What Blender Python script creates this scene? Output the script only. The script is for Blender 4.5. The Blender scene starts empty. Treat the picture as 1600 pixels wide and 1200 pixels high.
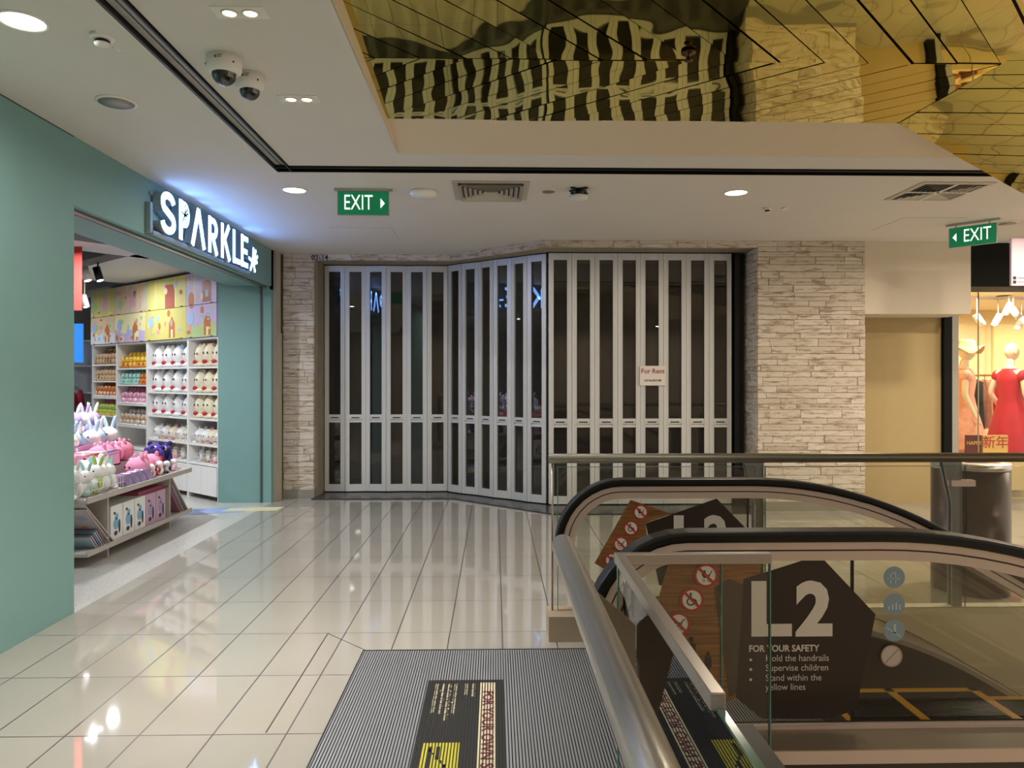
import bpy, bmesh, math, random
from mathutils import Vector, Matrix
R = random.Random(7)
PI = math.pi
SC = bpy.context.scene
COL = SC.collection
CAMH, FPX, TH = 1.466, 1153.0, 0.0234

# ------------------------------------------------------------------ materials
def lin(h):
    if isinstance(h, tuple): return h
    h = h.lstrip('#')
    v = [int(h[i:i+2], 16) / 255 for i in (0, 2, 4)]
    return tuple((x / 12.92 if x <= .04045 else ((x + .055) / 1.055) ** 2.4) for x in v)
MC = {}
def mat(name, col='#888888', rough=.5, metal=0., emit=None, es=0., noise=0., nscale=8., bump=0., bscale=30., spec=.5, coat=0., stretch=None, aniso=0):
    if name in MC: return MC[name]
    m = bpy.data.materials.new(name); m.use_nodes = True; MC[name] = m
    nt = m.node_tree; b = nt.nodes['Principled BSDF']
    c = lin(col)
    b.inputs['Base Color'].default_value = (*c, 1)
    b.inputs['Roughness'].default_value = rough
    b.inputs['Metallic'].default_value = metal
    b.inputs['Specular IOR Level'].default_value = spec
    b.inputs['Coat Weight'].default_value = coat
    if emit:
        b.inputs['Emission Color'].default_value = (*lin(emit), 1)
        b.inputs['Emission Strength'].default_value = es
    tc = nt.nodes.new('ShaderNodeTexCoord'); mp = nt.nodes.new('ShaderNodeMapping')
    nt.links.new(tc.outputs['Object'], mp.inputs['Vector'])
    if stretch: mp.inputs['Scale'].default_value = stretch
    nz = nt.nodes.new('ShaderNodeTexNoise'); nz.inputs['Scale'].default_value = nscale; nz.inputs['Detail'].default_value = 4
    nt.links.new(mp.outputs[0], nz.inputs['Vector'])
    mx = nt.nodes.new('ShaderNodeMixRGB'); mx.blend_type = 'MIX'
    n = max(noise, .02)
    mx.inputs[1].default_value = (*[x * (1 - n) for x in c], 1)
    mx.inputs[2].default_value = (*[min(1, x * (1 + n)) for x in c], 1)
    nt.links.new(nz.outputs[0], mx.inputs[0]); nt.links.new(mx.outputs[0], b.inputs['Base Color'])
    if bump:
        n2 = nt.nodes.new('ShaderNodeTexNoise'); n2.inputs['Scale'].default_value = bscale
        nt.links.new(mp.outputs[0], n2.inputs['Vector'])
        bp = nt.nodes.new('ShaderNodeBump'); bp.inputs['Strength'].default_value = 1; bp.inputs['Distance'].default_value = bump
        nt.links.new(n2.outputs[0], bp.inputs['Height']); nt.links.new(bp.outputs[0], b.inputs['Normal'])
    return m

def glass_mat(name, tint=(.93, .97, .95), ior=1.5, rough=0.0, boost=1.0, mixcol=None, mixf=0.):
    """architectural sheet glass: see-through with a fresnel reflection"""
    m = bpy.data.materials.new(name); m.use_nodes = True; nt = m.node_tree; nt.nodes.clear(); MC[name] = m
    out = nt.nodes.new('ShaderNodeOutputMaterial'); tr = nt.nodes.new('ShaderNodeBsdfTransparent')
    tr.inputs[0].default_value = (*tint, 1)
    gl = nt.nodes.new('ShaderNodeBsdfGlossy'); gl.inputs['Roughness'].default_value = rough
    fr = nt.nodes.new('ShaderNodeFresnel'); fr.inputs[0].default_value = ior
    mu = nt.nodes.new('ShaderNodeMath'); mu.operation = 'MULTIPLY'; mu.inputs[1].default_value = boost; mu.use_clamp = True
    mx = nt.nodes.new('ShaderNodeMixShader')
    nt.links.new(fr.outputs[0], mu.inputs[0]); nt.links.new(mu.outputs[0], mx.inputs[0])
    nt.links.new(tr.outputs[0], mx.inputs[1]); nt.links.new(gl.outputs[0], mx.inputs[2])
    last = mx
    if mixcol:
        df = nt.nodes.new('ShaderNodeBsdfDiffuse'); df.inputs[0].default_value = (*lin(mixcol), 1)
        m2 = nt.nodes.new('ShaderNodeMixShader'); m2.inputs[0].default_value = mixf
        nt.links.new(mx.outputs[0], m2.inputs[1]); nt.links.new(df.outputs[0], m2.inputs[2]); last = m2
    nt.links.new(last.outputs[0], out.inputs[0])
    return m

# ------------------------------------------------------------------ mesh builder
class MB:
    def __init__(s): s.v = []; s.f = []; s.m = []; s.sm = []
    def add(s, vs, fs, mi=0, smooth=False):
        o = len(s.v); s.v += [tuple(v) for v in vs]
        for f in fs: s.f.append([i + o for i in f]); s.m.append(mi); s.sm.append(smooth)
        return s
    def box(s, x0, x1, y0, y1, z0, z1, mi=0):
        return s.add([(x0,y0,z0),(x1,y0,z0),(x1,y1,z0),(x0,y1,z0),(x0,y0,z1),(x1,y0,z1),(x1,y1,z1),(x0,y1,z1)],
              [(3,2,1,0),(4,5,6,7),(0,1,5,4),(1,2,6,5),(2,3,7,6),(3,0,4,7)], mi)
    def prism(s, poly, axis, a, b, mi=0):
        """poly: 2-D points; axis x: (y,z) y: (x,z) z: (x,y)"""
        def p(q, t): return (t, q[0], q[1]) if axis == 'x' else (q[0], t, q[1]) if axis == 'y' else (q[0], q[1], t)
        n = len(poly); vs = [p(q, a) for q in poly] + [p(q, b) for q in poly]
        fs = [tuple(range(n))[::-1], tuple(range(n, 2*n))] + [(i, (i+1) % n, n + (i+1) % n, n + i) for i in range(n)]
        return s.add(vs, fs, mi)
    def band(s, A, B, axis, a, b, mi=0, smooth=True):
        """strip between two polylines A and B (same length), extruded along axis"""
        def p(q, t): return (t, q[0], q[1]) if axis == 'x' else (q[0], t, q[1]) if axis == 'y' else (q[0], q[1], t)
        n = len(A); vs = [p(q, a) for q in A] + [p(q, a) for q in B] + [p(q, b) for q in A] + [p(q, b) for q in B]
        fs = []
        for i in range(n-1):
            fs += [(i, i+1, n+i+1, n+i), (2*n+i+1, 2*n+i, 3*n+i, 3*n+i+1)]
        s.add(vs, fs, mi, False)
        fs = []
        for i in range(n-1):
            fs += [(i+1, i, 2*n+i, 2*n+i+1), (n+i, n+i+1, 3*n+i+1, 3*n+i)]
        fs += [(0, n, 3*n, 2*n), (n-1, 3*n-1, 4*n-1, 2*n-1)]
        o = len(s.v) - 4*n
        for f in fs: s.f.append([k + o for k in f]); s.m.append(mi); s.sm.append(False)
        return s
    def tube(s, path, r, n=12, mi=0, cap=True, rs=None):
        P = [Vector(p) for p in path]; L = len(P); rings = []
        t0 = (P[1]-P[0]).normalized(); up = Vector((0,0,1)) if abs(t0.z) < .9 else Vector((1,0,0))
        a = t0.cross(up).normalized()
        vs = []
        for i in range(L):
            t = (P[min(i+1, L-1)] - P[max(i-1, 0)]).normalized()
            a = (a - t * a.dot(t)).normalized(); b = t.cross(a)
            rr = rs[i] if rs else r
            for k in range(n):
                w = 2*PI*k/n; vs.append(P[i] + (a*math.cos(w) + b*math.sin(w)) * rr)
        fs = [(i*n+k, i*n+(k+1) % n, (i+1)*n+(k+1) % n, (i+1)*n+k) for i in range(L-1) for k in range(n)]
        s.add(vs, fs, mi, True)
        if cap:
            o = len(s.v) - L*n
            s.f.append([o+k for k in range(n)][::-1]); s.m.append(mi); s.sm.append(False)
            s.f.append([o+(L-1)*n+k for k in range(n)]); s.m.append(mi); s.sm.append(False)
        return s
    def lathe(s, prof, c=(0,0,0), n=24, mi=0, smooth=True, sx=1, sy=1):
        vs = []; L = len(prof)
        for r, z in prof:
            for k in range(n):
                w = 2*PI*k/n; vs.append((c[0]+r*sx*math.cos(w), c[1]+r*sy*math.sin(w), c[2]+z))
        fs = [(i*n+k, i*n+(k+1) % n, (i+1)*n+(k+1) % n, (i+1)*n+k) for i in range(L-1) for k in range(n)]
        s.add(vs, fs, mi, smooth)
        o = len(s.v) - L*n
        if prof[0][0] > 1e-5: s.f.append([o+k for k in range(n)][::-1]); s.m.append(mi); s.sm.append(False)
        if prof[-1][0] > 1e-5: s.f.append([o+(L-1)*n+k for k in range(n)]); s.m.append(mi); s.sm.append(False)
        return s
    def ball(s, c, r, mi=0, n=12, m=8, rot=None, fn=None):
        if not hasattr(r, '__len__'): r = (r, r, r)
        vs = []; fs = []
        M = rot.to_matrix() if rot is not None else None
        for i in range(m+1):
            ph = PI*i/m
            for k in range(n):
                w = 2*PI*k/n
                p = Vector((r[0]*math.sin(ph)*math.cos(w), r[1]*math.sin(ph)*math.sin(w), r[2]*math.cos(ph)))
                if fn: p = Vector(fn(p))
                if M: p = M @ p
                vs.append(p + Vector(c))
        fs = [((i+1)*n+k, (i+1)*n+(k+1) % n, i*n+(k+1) % n, i*n+k) for i in range(m) for k in range(n)]
        return s.add(vs, fs, mi, True)
    def mesh(s, me, M=None, mi=0):
        vs = [(M @ v.co if M else v.co) for v in me.vertices]
        return s.add(vs, [tuple(p.vertices) for p in me.polygons], mi)
    def build(s, name, mats, parent=None, loc=None, rotz=0, bevel=0, kind=None, weld=True):
        me = bpy.data.meshes.new(name); me.from_pydata(s.v, [], s.f)
        if not isinstance(mats, (list, tuple)): mats = [mats]
        for m in mats: me.materials.append(m)
        for i, p in enumerate(me.polygons):
            p.material_index = min(s.m[i], len(mats)-1); p.use_smooth = s.sm[i]
        bm = bmesh.new(); bm.from_mesh(me)
        if weld: bmesh.ops.remove_doubles(bm, verts=bm.verts, dist=1e-6)
        bmesh.ops.dissolve_degenerate(bm, dist=1e-7, edges=bm.edges)
        bmesh.ops.recalc_face_normals(bm, faces=bm.faces)
        if bevel:
            es = [e for e in bm.edges if len(e.link_faces) == 2 and e.calc_face_angle(0) > .6]
            bmesh.ops.bevel(bm, geom=es, offset=bevel, segments=2, affect='EDGES', profile=.6)
        bm.to_mesh(me); bm.free()
        o = bpy.data.objects.new(name, me); COL.objects.link(o)
        if parent: o.parent = parent
        if loc: o.location = loc
        o.rotation_euler = (0, 0, rotz)
        if kind: o['kind'] = kind
        return o

def tag(o, label, cat, group=None, kind=None):
    o['label'] = label; o['category'] = cat
    if group: o['group'] = group
    if kind: o['kind'] = kind
    return o
def thing(name, label, cat, loc=(0,0,0), rotz=0, group=None):
    o = bpy.data.objects.new(name, None); o.empty_display_size = .05; COL.objects.link(o)
    o.location = loc; o.rotation_euler = (0, 0, rotz)
    return tag(o, label, cat, group)
def dup(root, loc, rotz, label, group=None, scale=None, rot=None):
    r = root.copy(); COL.objects.link(r); r.location = loc
    r.rotation_euler = rot if rot else (0, 0, rotz)
    if scale: r.scale = (scale,)*3
    r['label'] = label
    if group: r['group'] = group
    for ch in list(root.children):
        c = ch.copy(); COL.objects.link(c); c.parent = r
        for g in list(ch.children):
            d = g.copy(); COL.objects.link(d); d.parent = c
    return r
def box(name, m, x0, x1, y0, y1, z0, z1, parent=None, bevel=0, kind=None):
    return MB().box(x0, x1, y0, y1, z0, z1).build(name, m, parent, bevel=bevel, kind=kind)
def textmesh(s, size=.1, ext=.0, align='CENTER', bold=0., sx=1., space=1., line=1.):
    cu = bpy.data.curves.new('t', 'FONT'); cu.body = s; cu.size = size; cu.extrude = ext; cu.align_x = align; cu.align_y = 'CENTER'
    cu.offset = bold; cu.space_character = space; cu.space_line = line; cu.resolution_u = 3
    o = bpy.data.objects.new('t', cu); COL.objects.link(o)
    bpy.context.view_layer.update()
    dg = bpy.context.evaluated_depsgraph_get(); me = bpy.data.meshes.new_from_object(o.evaluated_get(dg))
    bpy.data.objects.remove(o)
    for v in me.vertices: v.co.x *= sx
    return me
def text_obj(name, me, m, parent, M):
    b = MB(); b.mesh(me, M); return b.build(name, m, parent)
def frame(loc, xdir, updir):
    """matrix whose local x is xdir, local y is updir"""
    x = Vector(xdir).normalized(); y = Vector(updir).normalized(); z = x.cross(y)
    return Matrix(((x.x, y.x, z.x, loc[0]), (x.y, y.y, z.y, loc[1]), (x.z, y.z, z.z, loc[2]), (0,0,0,1)))
def at(px, py, d):
    """point of the place seen at a pixel at a measured distance"""
    u = (px-800)/FPX; c, s = math.cos(TH), math.sin(TH)
    return Vector((d*(u*c+s), d*(c-u*s), CAMH+(590-py)*d/FPX))
def onz(px, py, z): return at(px, py, (z-CAMH)*FPX/(590-py))
def onY(px, py, Y):
    u = (px-800)/FPX; return at(px, py, Y/(math.cos(TH)-u*math.sin(TH)))
def onX(px, py, X):
    u = (px-800)/FPX; return at(px, py, X/(u*math.cos(TH)+math.sin(TH)))
def clip(poly, n, c):
    """keep the part of a polygon where n.p <= c"""
    out = []
    for i in range(len(poly)):
        a, b = poly[i], poly[(i+1) % len(poly)]
        da = n[0]*a[0]+n[1]*a[1]-c; db = n[0]*b[0]+n[1]*b[1]-c
        if da <= 0: out.append(a)
        if da*db < 0:
            t = da/(da-db); out.append((a[0]+t*(b[0]-a[0]), a[1]+t*(b[1]-a[1])))
    return out
def skin(pts, edges, levels=2, root=0):
    """continuous body surface grown over a skeleton: pts = [(xyz, radius or (rx,ry))]"""
    me = bpy.data.meshes.new('s'); me.from_pydata([p[0] for p in pts], edges, [])
    o = bpy.data.objects.new('s', me); COL.objects.link(o)
    md = o.modifiers.new('k', 'SKIN')
    for i, p in enumerate(pts):
        r = p[1] if hasattr(p[1], '__len__') else (p[1], p[1])
        me.skin_vertices[0].data[i].radius = r; me.skin_vertices[0].data[i].use_root = (i == root)
    md.use_smooth_shade = True
    sb = o.modifiers.new('b', 'SUBSURF'); sb.levels = levels
    bpy.context.view_layer.update()
    dg = bpy.context.evaluated_depsgraph_get(); out = bpy.data.meshes.new_from_object(o.evaluated_get(dg))
    bpy.data.objects.remove(o)
    return out

# ------------------------------------------------------------------ palette
PLASTER = mat('plaster', '#d9d3ca', .85, noise=.03, nscale=2, bump=.002, bscale=3)
TEAL = mat('teal_paint', '#7ca29f', .6, noise=.05, nscale=2, spec=.3)
TRIM = mat('grey_trim', '#9a958c', .5)
STEEL = mat('brushed_steel', '#d2cec8', .27, .9, noise=.08, nscale=6, stretch=(1, 1, 40), bump=.0002, bscale=60)
STEELD = mat('satin_steel', '#a39a90', .32, 1., noise=.05)
ALU = mat('aluminium_frame', '#dcdcda', .38, .2, noise=.03)
BLACK = mat('black_gap', '#0a0a0a', .6)
DARK = mat('dark_metal', '#1c1b1b', .4, .4)
RUBBER = mat('black_rubber', '#070708', .42, noise=.1, spec=.3)
WHITEP = mat('white_plastic', '#e6e3dc', .4)
WHITEL = mat('white_laminate', '#e9e7e4', .45)
GREYL = mat('grey_laminate', '#b9b2ac', .55)
LAMP = mat('lamp_glow', '#ffffff', .5, emit='#fff0d6', es=9)
LAMPW = mat('lamp_glow_cool', '#ffffff', .5, emit='#f4f7ff', es=9)
GLASS = glass_mat('clear_glass', (.975, .985, .97), 1.5)
GLASSE = mat('glass_edge', '#4f7f72', .1, spec=.8)
# ------------------------------------------------------------------ special materials
def tile_mat():
    m = bpy.data.materials.new('polished_tiles'); m.use_nodes = True; nt = m.node_tree; b = nt.nodes['Principled BSDF']
    tc = nt.nodes.new('ShaderNodeTexCoord'); mp = nt.nodes.new('ShaderNodeMapping')
    # brick rows along x -> rotate so the 0.6 m side runs in depth
    mp.inputs['Location'].default_value = (-.043, -4.257, 0)
    br = nt.nodes.new('ShaderNodeTexBrick'); br.offset = 0; br.squash = 1
    br.inputs['Scale'].default_value = 1; br.inputs['Brick Width'].default_value = .3; br.inputs['Row Height'].default_value = .6
    br.inputs['Mortar Size'].default_value = .0032; br.inputs['Mortar Smooth'].default_value = 0.; br.inputs['Bias'].default_value = 0
    br.inputs['Color1'].default_value = (*lin('#aea89e'), 1); br.inputs['Color2'].default_value = (*lin('#a9a49b'), 1)
    br.inputs['Mortar'].default_value = (*lin('#3c3733'), 1)
    nt.links.new(tc.outputs['Object'], mp.inputs[0]); nt.links.new(mp.outputs[0], br.inputs[0])
    nz = nt.nodes.new('ShaderNodeTexNoise'); nz.inputs['Scale'].default_value = 1.3; nz.inputs['Detail'].default_value = 6
    nt.links.new(tc.outputs['Object'], nz.inputs[0])
    mx = nt.nodes.new('ShaderNodeMixRGB'); mx.blend_type = 'MULTIPLY'; mx.inputs[0].default_value = .18
    nt.links.new(br.outputs[0], mx.inputs[1]); nt.links.new(nz.outputs[0], mx.inputs[2]); nt.links.new(mx.outputs[0], b.inputs['Base Color'])
    rr = nt.nodes.new('ShaderNodeMapRange'); rr.inputs[3].default_value = .045; rr.inputs[4].default_value = .5
    nt.links.new(br.outputs['Fac'], rr.inputs[0]); nt.links.new(rr.outputs[0], b.inputs['Roughness'])
    b.inputs['Specular IOR Level'].default_value = .9
    return m
TILE = tile_mat()
def terrazzo_mat():
    m = bpy.data.materials.new('terrazzo'); m.use_nodes = True; nt = m.node_tree; b = nt.nodes['Principled BSDF']
    tc = nt.nodes.new('ShaderNodeTexCoord'); vo = nt.nodes.new('ShaderNodeTexVoronoi'); vo.inputs['Scale'].default_value = 55
    nt.links.new(tc.outputs['Object'], vo.inputs[0])
    cr = nt.nodes.new('ShaderNodeValToRGB'); e = cr.color_ramp.elements
    e[0].position = .12; e[0].color = (*lin('#5f5b55'), 1); e[1].position = .2; e[1].color = (*lin('#bdbab4'), 1)
    nt.links.new(vo.outputs['Distance'], cr.inputs[0]); nt.links.new(cr.outputs[0], b.inputs['Base Color'])
    b.inputs['Roughness'].default_value = .25
    return m
TERRAZZO = terrazzo_mat()
def stone_mat(name, c1, c2, dirt, vertical=False):
    m = bpy.data.materials.new(name); m.use_nodes = True; nt = m.node_tree; b = nt.nodes['Principled BSDF']
    ge = nt.nodes.new('ShaderNodeNewGeometry'); tc = nt.nodes.new('ShaderNodeTexCoord')
    mp = nt.nodes.new('ShaderNodeMapping'); mp.inputs['Scale'].default_value = (1, 1, 5)
    nt.links.new(tc.outputs['Object'], mp.inputs[0])
    mx = nt.nodes.new('ShaderNodeMixRGB'); mx.inputs[1].default_value = (*lin(c1), 1); mx.inputs[2].default_value = (*lin(c2), 1)
    nt.links.new(ge.outputs['Random Per Island'], mx.inputs[0])
    n1 = nt.nodes.new('ShaderNodeTexNoise'); n1.inputs['Scale'].default_value = 5; n1.inputs['Detail'].default_value = 8; n1.inputs['Roughness'].default_value = .75
    ad = nt.nodes.new('ShaderNodeVectorMath'); ad.operation = 'ADD'
    sc = nt.nodes.new('ShaderNodeVectorMath'); sc.operation = 'SCALE'; sc.inputs['Scale'].default_value = 9
    cb = nt.nodes.new('ShaderNodeCombineXYZ'); nt.links.new(ge.outputs['Random Per Island'], cb.inputs[0]); nt.links.new(ge.outputs['Random Per Island'], cb.inputs[2])
    nt.links.new(cb.outputs[0], sc.inputs[0]); nt.links.new(mp.outputs[0], ad.inputs[0]); nt.links.new(sc.outputs[0], ad.inputs[1])
    nt.links.new(ad.outputs[0], n1.inputs[0])
    cr = nt.nodes.new('ShaderNodeValToRGB'); e = cr.color_ramp.elements
    e[0].position = .38; e[0].color = (1, 1, 1, 1); e[1].position = .50; e[1].color = (0, 0, 0, 1)
    nt.links.new(n1.outputs[0], cr.inputs[0])
    m2 = nt.nodes.new('ShaderNodeMixRGB'); m2.inputs[2].default_value = (*lin(dirt), 1)
    nt.links.new(cr.outputs[0], m2.inputs[0]); nt.links.new(mx.outputs[0], m2.inputs[1]); nt.links.new(m2.outputs[0], b.inputs['Base Color'])
    bp = nt.nodes.new('ShaderNodeBump'); bp.inputs['Distance'].default_value = .004; nt.links.new(n1.outputs[0], bp.inputs['Height'])
    nt.links.new(bp.outputs[0], b.inputs['Normal']); b.inputs['Roughness'].default_value = .8
    return m
STONE = stone_mat('whitewashed_stone', '#d8cec0', '#c9baa8', '#97836c')
def gold_mat():
    m = bpy.data.materials.new('gold_mirror'); m.use_nodes = True; nt = m.node_tree; b = nt.nodes['Principled BSDF']
    b.inputs['Base Color'].default_value = (*lin('#c2b25c'), 1); b.inputs['Metallic'].default_value = 1; b.inputs['Roughness'].default_value = .02
    tc = nt.nodes.new('ShaderNodeTexCoord'); n1 = nt.nodes.new('ShaderNodeTexNoise'); n1.inputs['Scale'].default_value = 2.2; n1.inputs['Detail'].default_value = 1
    nt.links.new(tc.outputs['Object'], n1.inputs[0])
    bp = nt.nodes.new('ShaderNodeBump'); bp.inputs['Distance'].default_value = .0058; nt.links.new(n1.outputs[0], bp.inputs['Height'])
    nt.links.new(bp.outputs[0], b.inputs['Normal'])
    return m
GOLD = gold_mat()
def wood_mat():
    m = bpy.data.materials.new('wood_film'); m.use_nodes = True; nt = m.node_tree; b = nt.nodes['Principled BSDF']
    tc = nt.nodes.new('ShaderNodeTexCoord'); mp = nt.nodes.new('ShaderNodeMapping'); mp.inputs['Scale'].default_value = (2, 2, 60)
    n1 = nt.nodes.new('ShaderNodeTexNoise'); n1.inputs['Scale'].default_value = 2.5; nt.links.new(tc.outputs['Object'], mp.inputs[0]); nt.links.new(mp.outputs[0], n1.inputs[0])
    cr = nt.nodes.new('ShaderNodeValToRGB'); e = cr.color_ramp.elements
    e[0].position = .35; e[0].color = (*lin('#6f4523'), 1); e[1].position = .65; e[1].color = (*lin('#96683a'), 1)
    nt.links.new(n1.outputs[0], cr.inputs[0]); nt.links.new(cr.outputs[0], b.inputs['Base Color']); b.inputs['Roughness'].default_value = .35
    return m
WOOD = wood_mat()

# ------------------------------------------------------------------ the setting
CEIL = 2.97; XL = -2.62; YB = 9.05; YF = 8.05
b = MB()
b.box(XL, .36, -6, 2.03, -.3, 0); b.box(XL, -.70, 2.03, 3.97, -.3, 0)
b.box(XL, .9, 3.97, 4.25, -.3, 0); b.box(.9, 9, 4.10, 4.25, -.3, 0)
b.box(XL, 9, 4.25, 9.6, -.3, 0)
b.box(-.70, .36, 2.03, 3.97, -.3, -.02); b.box(.36, 1.5, 2.30, 3.97, -.3, -.02)
b.build('floor', TILE, kind='structure', weld=False)
b = MB(); b.box(-12, XL, -1, 15, -.3, 0); b.build('floor_shop', TERRAZZO, kind='structure')
box('floor_lower', mat('lower_floor', '#cbb98d', .25, noise=.1), -3, 12, -8, 8, -4.7, -4.5, kind='structure')
# black threshold in front of the folding shutters
b = MB(); b.prism([(-2.2, 8.9), (-.5, 8.9), (.62, 7.86), (2.9, 7.86), (2.9, 8.7), (.75, 8.7), (-.4, 9.7), (-2.2, 9.7)], 'z', 0.0, .012)
b.build('trim_1', mat('black_granite', '#38383a', .25), kind='structure')
# mitred border joint by the landing plate
b = MB(); p, q = onz(512, 990, 0), onz(570, 1016, 0)
b.prism([(p.x, p.y), (q.x, q.y), (q.x, q.y+.006), (p.x, p.y+.006)], 'z', 0, .0012)
r_ = onz(415, 1145, 0); b.prism([(p.x-.002, p.y), (p.x+.004, p.y), (r_.x+.004, r_.y), (r_.x-.002, r_.y)], 'z', 0, .0012)
b.build('trim_2', mat('grout', '#3b3632', .7), kind='structure')

# ceiling: plates around the track slot and the recess
b = MB(); T = .1
b.box(XL, -1.58, -6, 9.7, CEIL, CEIL+T); b.box(-1.46, -.65, -6, 5.27, CEIL, CEIL+T)
b.box(-.65, 9, 4.97, 5.27, CEIL, CEIL+T); b.box(-1.58, 9, 5.39, 9.7, CEIL, CEIL+T)
b.box(-1.72, -1.58, -6, 5.53, CEIL-.012, CEIL); b.box(-1.58, 9, 5.39, 5.53, CEIL-.012, CEIL)
b.build('ceiling', PLASTER, kind='structure', weld=False)
b = MB(); b.prism([(4.44, 3.035), (4.965, CEIL-.001), (4.965, CEIL+.03), (4.44, 3.1)], 'x', -.645, 3.25); b.box(-.652, -.645, -6, 4.965, CEIL, 3.4)
b.build('trim_3', mat('cream_fascia', '#dccbb0', .8, noise=.02), kind='structure')
b = MB(); b.box(-1.58, -1.46, -6, 5.39, CEIL+.075, CEIL+.1); b.box(-1.46, 9, 5.27, 5.39, CEIL+.075, CEIL+.1)
b.build('trim_4', BLACK, kind='structure')
t = thing('ceiling_track', 'long grey and black shutter track recessed in the ceiling, turning a corner', 'track', (-1.52, 5.33, CEIL+.03))
b = MB()
for dx in (-.052, .046): b.box(dx, dx+.008, -11, .06+dx*.0, -.045, .045)
for dy in (-.052, .046): b.box(-.05, 10, dy, dy+.008, -.045, .045)
b.build('track_lip', mat('track_black', '#141414', .35, .3), t, weld=False)
b = MB(); b.box(-.038, -.003, -11, .0, -.022, .03); b.box(.007, .038, -11, .0, -.022, .03); b.box(-.03, 10, .0, .02, .0, .03)
b.build('track_rail', mat('track_grey', '#a8a39c', .45, .1), t, weld=False)
# outer roof slab above everything (keeps the world light out)
box('ceiling_slab', BLACK, -12, 9, -6, 15, 4.3, 4.4, kind='structure')

# left wall with the shop opening
b = MB()
b.box(XL-.58, XL, -6, 4.66, 0, CEIL)                 # near pier
b.box(XL-.50, XL, 4.66, 8.72, 2.54, CEIL)            # fascia over the opening
b.box(XL-.02, XL+.0, 8.72, 9.05, 2.5, CEIL)
b.box(XL-.62, XL, 8.72, 8.742, 0, CEIL); b.box(XL-.3, XL, 8.742, 8.95, 0, CEIL)               # end pier facing the camera
b.build('wall_left', TEAL, kind='structure', weld=False)
# groove / shutter guide
b = MB(); b.box(XL-.125, XL-.105, 8.705, 8.72, 0, 2.54); b.box(XL-.125, XL-.09, 4.66, 8.72, 2.528, 2.54)
b.build('trim_5', mat('dark_groove', '#4a4744', .5), kind='structure')
b = MB(); b.box(XL-.088, XL-.05, 4.66, 8.72, 2.522, 2.54)
b.build('trim_6', STEELD, kind='structure')
b = MB(); b.box(XL, XL+.035, 8.80, 8.98, 0, CEIL); b.box(XL+.035, XL+.05, 8.86, 8.98, 0, 2.0)
b.build('trim_7', mat('beige_trim', '#b3aa9a', .6), kind='structure')
b = MB(); b.box(XL-.004, XL+.001, -6, 4.66, CEIL-.006, CEIL); b.build('trim_8', BLACK, kind='structure')

# shop shell
b = MB(); b.box(-12, -3.2, 14.8, 15, 0, 4.3); b.box(-12.1, -12, -1, 15, 0, 4.3); b.box(-12, XL-.58, -1.1, -1, 0, 4.3)
b.box(-2.9, -2.8, 8.95, 15, 0, 4.3)
b.build('wall_shop', mat('shop_wall', '#c9c6c4', .8), kind='structure', weld=False)

# ledger stone walls
def stones(b, x0, x1, y, z0, z1, seed, hmin=.055, hmax=.10, axis='x'):
    r = random.Random(seed); z = z0
    while z < z1 - .001:
        h = min(r.uniform(hmin, hmax), z1 - z)
        if z1 - z - h < .03: h = z1 - z
        x = x0 - r.uniform(0, .3)
        while x < x1:
            w = r.uniform(.14, .52); a, c = max(x, x0), min(x+w, x1)
            sub = [(z, z+h)]
            if h > .075 and r.random() < .3: sub = [(z, z+h*.5), (z+h*.5, z+h)]
            if c - a > .01:
                for s0, s1 in sub:
                    dd = r.uniform(0, .011)
                    if axis == 'x': b.box(a+.002, c-.002, y-dd, y+.06, s0+.002, s1-.002)
                    else: b.box(y-dd, y+.06, a+.0015, c-.0015, s0+.0015, s1-.0015)
            x += w
        z += h
b = MB(); stones(b, XL+.05, -2.2, YB-.02, .1, CEIL, 3)
stones(b, 2.89, 4.085, YF, .1, CEIL, 5)
# lintels over the shutters
stones(b, -2.2, -.55, YB-.02, 2.895, CEIL, 8, .09, .1); stones(b, .54, 2.89, YF, 2.895, CEIL, 9, .09, .1)
L0, L1 = Vector((-.55, YB-.02)), Vector((.54, YF)); dl = (L1-L0); ln = dl.length; ux = dl/ln; nn = Vector((ux.y, -ux.x))
if nn.y > 0: nn = -nn
x = 0; rr = random.Random(4)
while x < ln:
    w = rr.uniform(.15, .5); e = min(x+w, ln); a, c = L0+ux*(x+.001), L0+ux*(e-.001); o = nn*rr.uniform(0, .008)
    b.prism([(a.x+o.x, a.y+o.y), (c.x+o.x, c.y+o.y), (c.x-nn.x*.06, c.y-nn.y*.06), (a.x-nn.x*.06, a.y-nn.y*.06)], 'z', 2.895, CEIL)
    x = e
b.build('wall_back', STONE, kind='structure', weld=False)
# reveals, soffits and wall cores behind the stone
b = MB()
b.box(XL+.0, -2.2, YB+.04, 9.9, 0, CEIL); b.box(-2.2, -2.17, YB+.04, 9.7, 0, 2.895)
b.box(2.96, 4.085, YF+.06, 8.56, 0, CEIL)
b.prism([(-2.2, YB+.035), (-.52, YB+.035), (.57, YF+.055), (2.89, YF+.055), (2.89, 8.75), (.8, 8.75), (-.3, 9.75), (-2.2, 9.75)], 'z', 2.897, CEIL)
b.build('wall_reveal', mat('reveal_stone', '#8f8471', .8, noise=.25, nscale=6), kind='structure', weld=False)
b = MB(); stones(b, YF+.02, 8.5, 2.89, .1, 2.895, 14, axis='y')
bb = MB(); bb.box(2.905, 2.97, YF+.06, 8.7, 0, 2.895)
b.build('wall_side', STONE, kind='structure', weld=False)
bb.build('wall_side_core', mat('stone_core', '#5d564c', .8), kind='structure')
box('baseboard_left', mat('grey_plinth', '#8a857d', .5, noise=.05), XL+.05, -2.19, YB-.04, YB+.03, 0, .1, kind='structure')
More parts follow.
